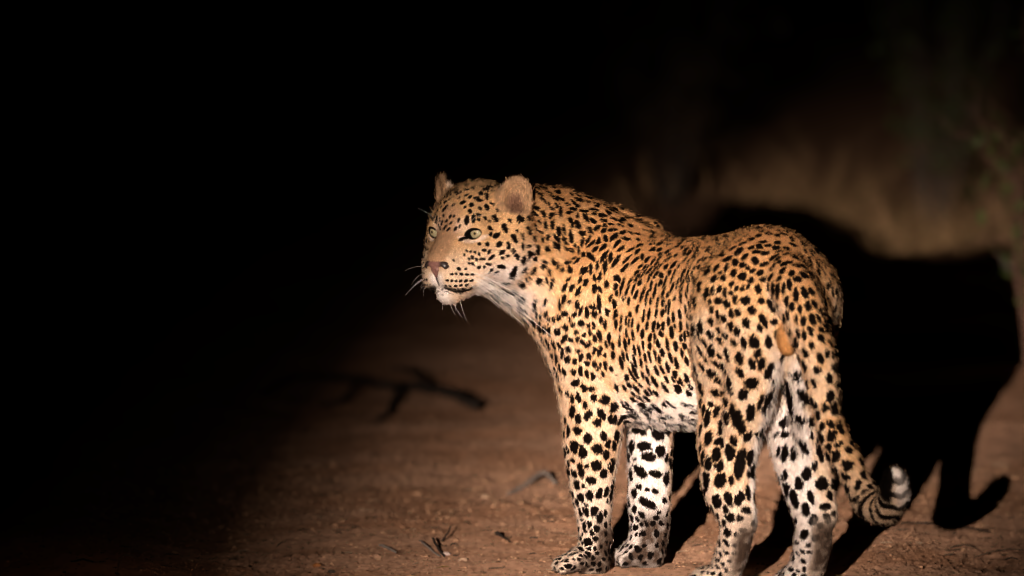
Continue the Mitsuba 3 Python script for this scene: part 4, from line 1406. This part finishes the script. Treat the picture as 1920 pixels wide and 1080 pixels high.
# ---------------------------------------------------------------- the leopard
def build_leopard():
    rng = np.random.default_rng(7)
    prims = leopard_prims()
    V, F = skin(prims, STEP)
    near = np.linalg.norm(V - hd(0, 0, -30), axis=1)
    V = relax(V, F, np.where(V[:, 2] < .07, .5, np.clip((near - .09) / .06, .3, 1)), 26)
    head = (np.linalg.norm(V[F[:, 0]] - hd(-10, 0, -30), axis=1) < .17) | (V[F[:, 0], 2] < .10)
    V, F = trimesh.remesh.subdivide(V, F, face_index=np.flatnonzero(head))
    N = normals(V, F)
    loose = 1 - smooth01(.17, .13, np.linalg.norm(V - hd(-20, 0, -30), axis=1))
    V = V + N * (loose * (.007 * (meshkit.fbm(V * 17, 2, 3) - .5) + .003 * (meshkit.fbm(V * 48, 2, 4) - .5)) * smooth01(.02, .12, V[:, 2]))[:, None]
    N = normals(V, F)
    c, mark, flow, length, off = coat(prims, V, N, rng)
    base = c * (1 - mark[:, None]) + np.asarray(BLACK) * mark[:, None]
    raw("leopard__body", V, F, base * .9, N, "hide")
    v, f, cc, nn = fur(V, F, N, c, mark, flow, length, off, HAIRS, rng)
    raw("leopard__fur", v, f, cc, nn, "hair_coat")
    tag("leopard__fur", kind="stuff")
    # eyes
    for s in (1, -1):
        ball = trimesh.creation.icosphere(5, radius=.016)
        axis = unit(math.cos(math.radians(12)) * HF + s * math.sin(math.radians(12)) * HL)
        ang = np.arccos(np.clip(ball.vertices @ axis / .016, -1, 1))
        q = ball.vertices @ np.array([HL, HU]).T
        streak = meshkit.noise(np.stack([np.arctan2(q[:, 0], q[:, 1]) * 9, ang * 6, ang * 0], -1), 4)
        iris = mixc((.27, .235, .14), (.39, .345, .205), streak)
        iris = mixc(iris, (.36, .27, .12), smooth01(.30, .18, ang))
        col = mixc((.03, .025, .02), iris, smooth01(.80, .72, ang))
        col = mixc(col, (.006, .006, .006), smooth01(.17, .14, ang))
        vv = ball.vertices * (1 + .06 * np.clip((.75 - ang) / .75, 0, 1) ** .5)[:, None] + hd(-11, 47 * s, 1)
        key = "leopard__eye" if s == 1 else "leopard__eye_001"
        scene[key] = mikit.ply((vv, ball.faces), "eye_wet", smooth=True, color=col)
    # nose leather
    hb = lambda c0, r, **kw: Lump(hd(*c0), np.array(r) * .001, axes=HAX, **kw)
    np_ = [hb((66, 0, -49), (10, 23, 8.5), k=.006)]
    for s in (1, -1):
        np_.append(hb((64, 17 * s, -54), (10, 10.5, 8.5), k=.005))
        np_.append(Bone(hd(71, 5 * s, -58), hd(68, 2 * s, -72), .006, .003, k=.006))
    for s in (1, -1):
        np_.append(Bone(hd(79, 9 * s, -58), hd(66, 20 * s, -57), .0036, .0026, k=.003, cut=True))
    np_.append(Bone(hd(83, 0, -56), hd(76, 0, -76), .0012, .0012, k=.003, cut=True))
    nv, nf = skin(np_, .0012, .01)
    nv = relax(nv, nf, np.ones(len(nv)), 4)
    q = (nv - HEAD_O) @ HAX.T * 1000
    nc = mixc((.215, .105, .085), (.03, .02, .018), smooth01(8, 17, np.abs(q[:, 1]) + .6 * np.maximum(-58 - q[:, 2], 0)))
    nc = nc * (.8 + .4 * meshkit.noise(nv * 700, 2))[:, None]
    scene["leopard__nose"] = mikit.ply((nv, nf), "nose_leather", smooth=True, color=nc)
    # whiskers and chin hairs
    tubes = []
    for s in (1, -1):
        for i in range(26 if s == 1 else 9):
            row = i % 4
            r0 = np.array([rng.uniform(10, 42), 0, -64 - 8 * row + rng.normal() * 1.5])
            r0[1] = s * (np.interp(r0[0], [8, 50], [55, 36]))
            dirn = np.array([rng.uniform(-.75, -.05), s * rng.uniform(.65, 1.0), (rng.uniform(-.62, -.08) if s == 1 else rng.uniform(-.50, .02)) - .06 * row])
            L = rng.uniform(80, 180) * (1 if row < 3 else .7) * (1 if s == 1 else .55)
            t = np.linspace(0, 1, 9)[:, None]
            pts = r0 + unit(dirn) * L * t + np.array([-.16, 0, -.22 + .10 * rng.normal()]) * L * t ** 2
            tubes.append(tube([hd(*p) for p in pts], np.linspace(.00062, .00018, 9) * rng.uniform(.6, 1.1) * (1 if s == 1 else .75), 4))
    for i in range(5):
        r0 = np.array([rng.uniform(18, 50), rng.uniform(-20, 20), -124])
        dirn = np.array([rng.uniform(-.4, .2), rng.normal() * .25, -1])
        L = rng.uniform(20, 48)
        t = np.linspace(0, 1, 6)[:, None]
        tubes.append(tube([hd(*p) for p in r0 + unit(dirn) * L * t + np.array([-.2, 0, 0]) * L * t ** 2], np.linspace(.0003, .0001, 6), 4))
    for s in (1, -1):
        for i in range(2 if s == 1 else 1):
            r0 = np.array([2, s * (36 + 5 * i), 22])
            t = np.linspace(0, 1, 7)[:, None]
            L = rng.uniform(35, 70)
            tubes.append(tube([hd(*p) for p in r0 + unit([.35 + .3 * rng.normal(), s * (.55 + .3 * rng.normal()), .8]) * L * t + np.array([-.3, .2 * s, -.25]) * L * t ** 2], np.linspace(.0003, .0001, 7), 4))
    wv, wf = join(tubes)
    put("leopard__whiskers", (wv, wf), "whisker_hair", smooth=True)
    tag("leopard__whiskers", kind="stuff")
    tag("leopard", "spotted golden leopard standing on the track, head turned back to the left", "leopard")
    tag("leopard__nose", "pink and black leather of the nose")

def colour(name="vertex_color"):
    return {"type": "mesh_attribute", "name": name}

scene["hide"] = {"type": "twosided", "b": {"type": "principled", "base_color": colour(), "roughness": .9, "specular": .04}}
scene["hair_coat"] = {"type": "twosided", "b": {"type": "principled", "base_color": colour(), "roughness": .75, "specular": .03}}
scene["eye_wet"] = {"type": "principled", "base_color": colour(), "roughness": .12, "specular": .6, "clearcoat": 1.0, "clearcoat_gloss": .92}
scene["nose_leather"] = {"type": "principled", "base_color": colour(), "roughness": .42, "specular": .5}
scene["whisker_hair"] = {"type": "principled", "base_color": {"type": "rgb", "value": [.85, .8, .74]}, "roughness": .35, "specular": .5}
STEP, HAIRS = .003, 720_000
build_leopard()

# ---------------------------------------------------------------- tall dry grass beside the track
def ribbon(roots, heads, bend, width, rng, segs=4):
    """Grass blades as narrow folded strips from roots to heads, sagging along bend."""
    n = len(roots)
    t = np.linspace(0, 1, segs + 1)
    P = roots[:, None] + (heads - roots)[:, None] * t[None, :, None] + bend[:, None] * (t ** 2)[None, :, None]
    side = unit(np.cross(heads - roots, rng.normal(size=(n, 3))))
    w = width[:, None, None] * (1 - t * .85)[None, :, None]
    V = np.stack([P - side[:, None] * w, P + side[:, None] * w], 2).reshape(-1, 3)
    m = 2 * (segs + 1)
    base = (np.arange(n) * m)[:, None, None]
    q = np.array([[[2 * k, 2 * k + 1, 2 * k + 3], [2 * k, 2 * k + 3, 2 * k + 2]] for k in range(segs)]).reshape(1, -1, 3)
    return V, (base + q).reshape(-1, 3), m

def grass():
    rng = np.random.default_rng(21)
    parts, cols = [], []
    for _ in range(210):
        y = rng.uniform(8.3, 15)
        x = rng.uniform(.30 + .10 * (y - 8.3), 2.6 + .05 * y)
        big = .30 + .85 * smooth01(.3, .8, meshkit.noise(np.array([[x * 5.5, y * .9, 0]]), 5)[0])
        n = int(rng.integers(30, 70) * big)
        a, r = rng.uniform(0, 2 * math.pi, n), rng.uniform(0, .10, n)
        roots = np.stack([x + r * np.cos(a), y + r * np.sin(a), np.zeros(n)], 1)
        roots[:, 2] = relief(roots[:, 0], roots[:, 1]) - .01
        h = rng.uniform(.14, .46, n) * big
        lean = rng.uniform(.05, .40, n) * h
        heads = roots + np.stack([lean * np.cos(a), lean * np.sin(a), h], 1)
        bend = np.stack([np.cos(a) * lean * .8, np.sin(a) * lean * .8, -h * rng.uniform(0, .35, n)], 1)
        v, f, m = ribbon(roots, heads, bend, rng.uniform(.002, .0045, n), rng)
        parts.append((v, f))
        dry = rng.random((n, 1))
        c = np.array([.52, .32, .17]) * dry + np.array([.27, .18, .08]) * (1 - dry)
        cols.append(np.repeat(c * rng.uniform(.7, 1.15, (n, 1)), m, 0))
    v, f = join(parts)
    scene["grass"] = mikit.ply((v, f), "straw", smooth=False, color=np.vstack(cols))
    tag("grass", "tall dry straw coloured grass along the right side of the track", "grass", kind="stuff")

scene["straw"] = {"type": "twosided", "b": {"type": "principled", "base_color": colour(), "roughness": .7, "specular": .2}}
scene["bark"] = {"type": "twosided", "b": {"type": "principled", "roughness": .85, "specular": .2, "base_color": mikit.proc(lambda p, n, uv: mikit.mix((.05, .038, .03), (.14, .11, .09), mikit.fbm(p.x * 60, p.y * 60, p.z * 60, 3)))}}
scene["pale_bark"] = {"type": "twosided", "b": {"type": "principled", "roughness": .8, "specular": .25, "base_color": mikit.proc(lambda p, n, uv: mikit.mix((.20, .16, .14), (.48, .41, .36), mikit.fbm(p.x * 110, p.y * 60, p.z * 110, 3)))}}
scene["warm_bark"] = {"type": "twosided", "b": {"type": "principled", "roughness": .85, "specular": .2, "base_color": mikit.proc(lambda p, n, uv: mikit.mix((.11, .06, .04), (.30, .17, .12), mikit.fbm(p.x * 50, p.y * 50, p.z * 30, 3)))}}
scene["dark_bark"] = {"type": "twosided", "b": {"type": "principled", "roughness": .85, "specular": .2, "base_color": {"type": "rgb", "value": [.04, .03, .025]}}}
scene["leaf_green"] = {"type": "twosided", "b": {"type": "principled", "roughness": .5, "specular": .35, "base_color": colour()}}
scene["stone_matter"] = {"type": "principled", "roughness": .85, "specular": .2, "base_color": colour()}
grass()

# ---------------------------------------------------------------- shrubs
def shrub(name, x, y, height, spread, leaves, tone, label, seed, twiggy=1.0, wood="bark"):
    rng = np.random.default_rng(seed)
    z0 = float(relief(np.array([x]), np.array([y]))[0])
    stems, tips = [], []
    for _ in range(7):
        a = rng.uniform(0, 2 * math.pi)
        top = np.array([x + spread * rng.uniform(.2, .8) * math.cos(a), y + spread * rng.uniform(.2, .8) * math.sin(a), z0 + height * rng.uniform(.6, 1)])
        t = np.linspace(0, 1, 9)[:, None]
        base = np.array([x + .03 * math.cos(a), y + .03 * math.sin(a), z0 - .02])
        pts = base + (top - base) * t + np.array([0, 0, .15 * height]) * (t * (1 - t)) + .02 * rng.normal(size=(9, 3)) * t
        stems.append(tube(pts, np.linspace(.012, .003, 9) * twiggy, 6))
        for k in range(2, 9):
            for _ in range(3):
                d = unit(rng.normal(size=3) + [0, 0, .5]) * rng.uniform(.08, .26) * height * .7
                tt = np.linspace(0, 1, 5)[:, None]
                tw = pts[k] + d * tt + .012 * rng.normal(size=(5, 3)) * tt
                stems.append(tube(tw, np.linspace(.0035, .0012, 5) * twiggy, 4))
                tips.append(tw)
    put(name + "__stem", join(stems), wood, smooth=True)
    tw = np.concatenate(tips)
    n = leaves
    c = tw[rng.integers(0, len(tw), n)] + .02 * rng.normal(size=(n, 3))
    u = unit(rng.normal(size=(n, 3)) + [0, 0, .2])
    v = unit(np.cross(u, rng.normal(size=(n, 3))))
    w = np.cross(u, v)
    L = rng.uniform(.012, .028, (n, 1))
    VV = np.stack([c - u * L, c + v * L * .42 + w * L * .12, c + u * L, c - v * L * .42 + w * L * .12], 1).reshape(-1, 3)
    q = np.arange(n)[:, None] * 4
    FF = np.vstack([q + [[0, 1, 2]], q + [[0, 2, 3]]])
    col = np.asarray(tone) * rng.uniform(.6, 1.3, (n, 1)) + rng.uniform(0, .03, (n, 1)) * np.array([1, .6, 0])
    scene[name + "__foliage"] = mikit.ply((VV, FF), "leaf_green", smooth=False, color=np.repeat(col, 4, 0))
    tag(name, label, "shrub")
    tag(name + "__foliage", kind="stuff")

shrub("shrub", 1.42, 6.6, 1.0, .36, 340, (.075, .125, .035), "shrub with small green leaves and brown stems at the right edge", 31, 1.0, "warm_bark")
shrub("shrub_001", 1.50, 13.5, 1.5, .5, 900, (.04, .075, .02), "dim dark green shrub behind the grass, upper right", 32, .8)
shrub("shrub_002", .62, 16.5, 1.5, .7, 1500, (.09, .06, .03), "dim brown shrub far behind the grass, above the leopard's back", 33, .7)

# ---------------------------------------------------------------- wood lying on the track
def stick(name, pixels, radii, bsdf, label, category, lifts=None, sides=8, seed=0, forks=()):
    rng = np.random.default_rng(seed)
    def line(px, rad, lift, n):
        g = np.array([ground_at(*q) for q in px])
        g[:, 2] += np.interp(np.linspace(0, 1, len(px)), np.linspace(0, 1, len(lift)), lift)
        u = np.linspace(0, 1, len(px))
        s = np.linspace(0, 1, n)
        pts = np.stack([PchipInterpolator(u, g[:, k])(s) for k in range(3)], 1)
        r = np.interp(s, np.linspace(0, 1, len(rad)), rad)
        pts[:, 2] += r * .7
        return tube(pts + .15 * r[:, None] * rng.normal(size=pts.shape), r, sides, rng, .08)
    main = put(name, line(pixels, radii, lifts or [0], 26), bsdf, smooth=True) if not forks else None
    if forks:
        put(name + "__stem", line(pixels, radii, lifts or [0], 30), bsdf, smooth=True)
        for px, rad, lift in forks:
            put(name + "__fork", line(px, rad, lift, 14), bsdf, smooth=True)
    tag(main or name, label, category)

stick("fallen_branch", [(888, 782), (850, 764), (800, 752), (758, 748), (712, 752), (655, 735), (610, 728), (555, 722), (495, 745)], [.013, .012, .012, .010, .009, .008, .006], "dark_bark",
      "dark crooked forked branch lying on the track behind, left of the leopard", "branch", [.02, .03, .02, .035, .03, .02, .01], seed=3,
      forks=[([(752, 750), (740, 766), (728, 782), (706, 792)], [.010, .008, .005], [.03, .01, 0]), ([(668, 742), (640, 764), (600, 762)], [.008, .006, .004], [.03, .015, .0]),
             ([(800, 752), (780, 738), (735, 728)], [.009, .006, .004], [.02, .045, .05])])
stick("twig", [(952, 928), (975, 922), (1000, 911), (1018, 904), (1040, 912)], [.0035, .0055, .0055, .005, .004], "pale_bark", "pale grey bent stick lying left of the front paws", "twig", [0, .004, .012, .018, .006], seed=4)
stick("twig_001", [(812, 1022), (818, 1030), (826, 1040), (833, 1046)], [.0026, .0024, .0016], "dark_bark", "short black twig beside the small white pebble", "twig", [.012, .006, .002], seed=5)
stick("twig_002", [(788, 1018), (800, 1028), (812, 1038), (824, 1045)], [.0018, .002, .0015], "pale_bark", "thin grey stalk beside the short black twig", "twig", [.004, .002], seed=6)
stick("twig_003", [(845, 1008), (838, 1016), (828, 1019)], [.0015, .002, .0018], "dark_bark", "tiny forked dry sprig behind the short black twig", "twig", [.022, .014, .004], seed=7)
stick("twig_004", [(932, 1007), (942, 1011), (958, 1019)], [.004, .002, .001], "dark_bark", "dark splinter with a thick end, left of the spotted front paw", "twig", [.006, .002], seed=8)
stick("twig_005", [(712, 1026), (726, 1031), (742, 1038)], [.0025, .003, .002], "pale_bark", "pale split straw stick at the bottom left of the lit ground", "twig", [.003, .002], seed=9)
stick("twig_006", [(1855, 1002), (1790, 990), (1730, 985), (1690, 984)], [.0018, .0022, .0018], "dark_bark", "thin dry stem lying below the tail tip", "twig", [.004, .004, .003], seed=10)

def dead_twigs():
    """A leafless sprig standing at the right edge, mostly in the animal's shadow."""
    rng = np.random.default_rng(12)
    b = ground_at(1935, 672)
    parts = []
    for px, pz in (((1835, 640), .03), ((1838, 602), .05), ((1880, 480), .16), ((1865, 500), .14)):
        Y = b[1] - .1 * rng.random()
        tip = at(px[0], px[1], Y)
        t = np.linspace(0, 1, 12)[:, None]
        pts = b + (tip - b) * t + np.array([0, 0, pz]) * (t * (1 - t)) + .004 * rng.normal(size=(12, 3)) * t
        parts.append(tube(pts, np.linspace(.006, .002, 12), 6))
        for k in (6, 8, 10):
            d = unit(rng.normal(size=3) + .8 * unit(tip - b)) * rng.uniform(.03, .07)
            parts.append(tube(pts[k] + d * np.linspace(0, 1, 5)[:, None], np.linspace(.003, .001, 5), 5))
    put("dry_sprig", join(parts), "pale_bark", smooth=True)
    tag("dry_sprig", "leafless dry sprig standing at the right edge in the shadow", "plant")
dead_twigs()

# ---------------------------------------------------------------- stones, leaves and crumbs
def stone(name, px, py, r, tone, label, seed):
    m = trimesh.creation.icosphere(3, radius=1)
    v = m.vertices * (1 + .35 * (meshkit.fbm(m.vertices * 1.3 + seed, 3, seed)[:, None] - .5)) * r * np.array([1.2, 1, .7])
    g = ground_at(px, py)
    col = np.asarray(tone) * (.75 + .5 * meshkit.noise(m.vertices * 6, seed))[:, None]
    put(name, (v + g + [0, 0, .25 * r], m.faces), "stone_matter", smooth=40)
    scene[name] = mikit.ply((v + g + [0, 0, .25 * r], m.faces), "stone_matter", smooth=True, color=col)
    tag(name, label, "stone")

stone("stone", 836, 1041, .0075, (.70, .55, .48), "small whitish pebble beside the short black twig", 1)
stone("stone_001", 595, 1062, .0075, (.50, .20, .07), "orange pebble at the bottom left of the lit ground", 2)
stone("stone_002", 605, 1070, .0055, (.10, .07, .05), "dark pebble touching the orange pebble", 3)
stone("stone_003", 622, 1073, .006, (.09, .065, .05), "dark pebble right of the orange pebble", 4)
stone("stone_004", 868, 1052, .008, (.55, .36, .24), "tan pebble left of the spotted front paw", 5)
stone("stone_005", 909, 933, .007, (.62, .42, .28), "flat pale pebble left of the bent stick", 6)
stone("stone_006", 1790, 1003, .005, (.10, .07, .055), "dark pebble below the hooked shadow of the tail", 7)

def leaf(name, px, py, L, ang, tone, label, seed):
    rng = np.random.default_rng(seed)
    g = ground_at(px, py) + [0, 0, .003]
    u, v = np.meshgrid(np.linspace(-1, 1, 13), np.linspace(-1, 1, 5), indexing="ij")
    w = .30 * (1 - np.abs(u) ** 1.8)
    X, Yy, Z = u * L, v * w * L, .25 * L * (v * w) ** 2 * 3 + .12 * L * (1 - u ** 2) + .02 * L * rng.normal(size=u.shape)
    ca, sa = math.cos(ang), math.sin(ang)
    top = np.stack([X * ca - Yy * sa, X * sa + Yy * ca, Z], -1).reshape(-1, 3) + g
    i, j = np.meshgrid(np.arange(12), np.arange(4), indexing="ij")
    q = np.stack([i * 5 + j, (i + 1) * 5 + j, (i + 1) * 5 + j + 1, i * 5 + j + 1], -1).reshape(-1, 4)
    scene[name] = mikit.ply((top, q), "leaf_green", smooth=True, color=np.tile(tone, (65, 1)) * rng.uniform(.8, 1.1, (65, 1)))
    tag(name, label, "leaf")

leaf("dry_leaf", 832, 1067, .014, .3, (.42, .27, .05), "curled yellow leaf below the small whitish pebble", 1)
leaf("dry_leaf_001", 1893, 810, .022, 1.0, (.20, .07, .035), "red brown leaf right of the leopard's shadow", 2)
leaf("dry_leaf_002", 868, 905, .014, .8, (.13, .06, .035), "dark brown leaf behind the bent stick", 3)

def crumbs():
    rng = np.random.default_rng(44)
    ico = trimesh.creation.icosphere(1, radius=1)
    parts, cols = [], []
    for _ in range(11000):
        y = rng.uniform(-.5, 3.2)
        x = rng.uniform(-1.0, 1.2)
        r = .0011 * math.exp(.45 * rng.normal()) * (1 + .25 * max(y, 0))
        v = ico.vertices * (1 + .25 * rng.normal(size=(len(ico.vertices), 1))) * r * np.array([1.3, 1, .8])
        z = float(relief(np.array([x]), np.array([y]))[0])
        for fx, fy in FEET:
            z *= float(smooth01(.07, .22, math.hypot(x - fx, y - fy)))
        parts.append((v + [x, y, z + .3 * r], ico.faces))
        cols.append(np.tile(np.array([.46, .27, .16]) * rng.choice([.3, .6, .9, 1.15, 1.35]), (len(v), 1)))
    v, f = join(parts)
    scene["loose_grit"] = mikit.ply((v, f), "stone_matter", smooth=False, color=np.vstack(cols))
    tag("loose_grit", "loose grit and crumbs of earth scattered over the track", "grit", kind="stuff")
crumbs()

def straw_litter():
    rng = np.random.default_rng(45)
    parts, cols = [], []
    for _ in range(420):
        y = rng.uniform(-.5, 4.5)
        x = rng.uniform(-.95, 1.15)
        if min(math.hypot(x - fx, y - fy) for fx, fy in FEET) < .10:
            continue
        a, L = rng.normal() * .9, .012 * math.exp(.55 * rng.normal())
        t = np.linspace(-1, 1, 5)
        px, py = x + L * t * math.cos(a), y + L * t * math.sin(a)
        z = relief(px, py)
        r = .0009 * math.exp(.4 * rng.normal())
        pts = np.stack([px, py, np.maximum(z, z.mean()) + r + .25 * L * (1 - t ** 2) * rng.random()], 1)
        v, f = tube(pts, r * np.array([.7, 1, 1, .9, .5]), 5)
        parts.append((v, f))
        cols.append(np.tile(np.array([(.05, .035, .028), (.10, .065, .045), (.42, .30, .20)][rng.integers(0, 3)]), (len(v), 1)))
    v, f = join(parts)
    scene["straw_litter"] = mikit.ply((v, f), "stone_matter", smooth=True, color=np.vstack(cols))
    tag("straw_litter", "dark and pale bits of dry grass stalk strewn over the track", "litter", kind="stuff")
straw_litter()

# ---------------------------------------------------------------- the hand spotlight, clamped on its post beside the camera
def lathe(profile, n=40):
    m = trimesh.creation.revolve(np.array(profile), sections=n)
    return np.array(m.vertices), np.array(m.faces)

def spotlight():
    f = unit(AIM - LAMP)
    s = unit(np.cross(f, UP))
    R = np.array([s, np.cross(s, f) * -1, f])
    def posed(vf, back=0.0):
        return vf[0] @ R + LAMP + f * back, vf[1]
    put("spotlight__housing", posed(lathe([(.0, -.115), (.03, -.11), (.045, -.09), (.06, -.04), (.088, .035), (.092, .055), (.096, .055), (.096, .03), (.066, -.045), (.05, -.10), (.03, -.122), (0, -.125)])), "black_plastic", smooth=30)
    put("spotlight__reflector", posed(lathe([(.012, -.022), (.03, -.016), (.055, .0), (.075, .022), (.086, .045), (.084, .047), (.07, .022), (.05, .002), (.028, -.012), (.012, -.018)])), "mirror_metal", smooth=40)
    h = LAMP - f * .07
    put("spotlight__handle", tube([h + [0, 0, -.05], h + [0, 0, -.10], h - f * .015 + [0, 0, -.16]], [.016, .017, .015], 14), "black_plastic", smooth=40)
    g = float(relief(np.array([h[0]]), np.array([h[1]]))[0])
    put("spotlight__post", tube([h - f * .015 + [0, 0, -.15], [h[0], h[1], .7], [h[0], h[1], g - .05]], [.018, .02, .022], 14), "black_plastic", smooth=40)
    tag("spotlight", "black hand spotlight on a post beside the camera", "spotlight")

scene["black_plastic"] = {"type": "principled", "base_color": {"type": "rgb", "value": [.03, .03, .03]}, "roughness": .5}
scene["mirror_metal"] = {"type": "twosided", "b": {"type": "roughconductor", "material": "Al", "alpha": .1}}
spotlight()
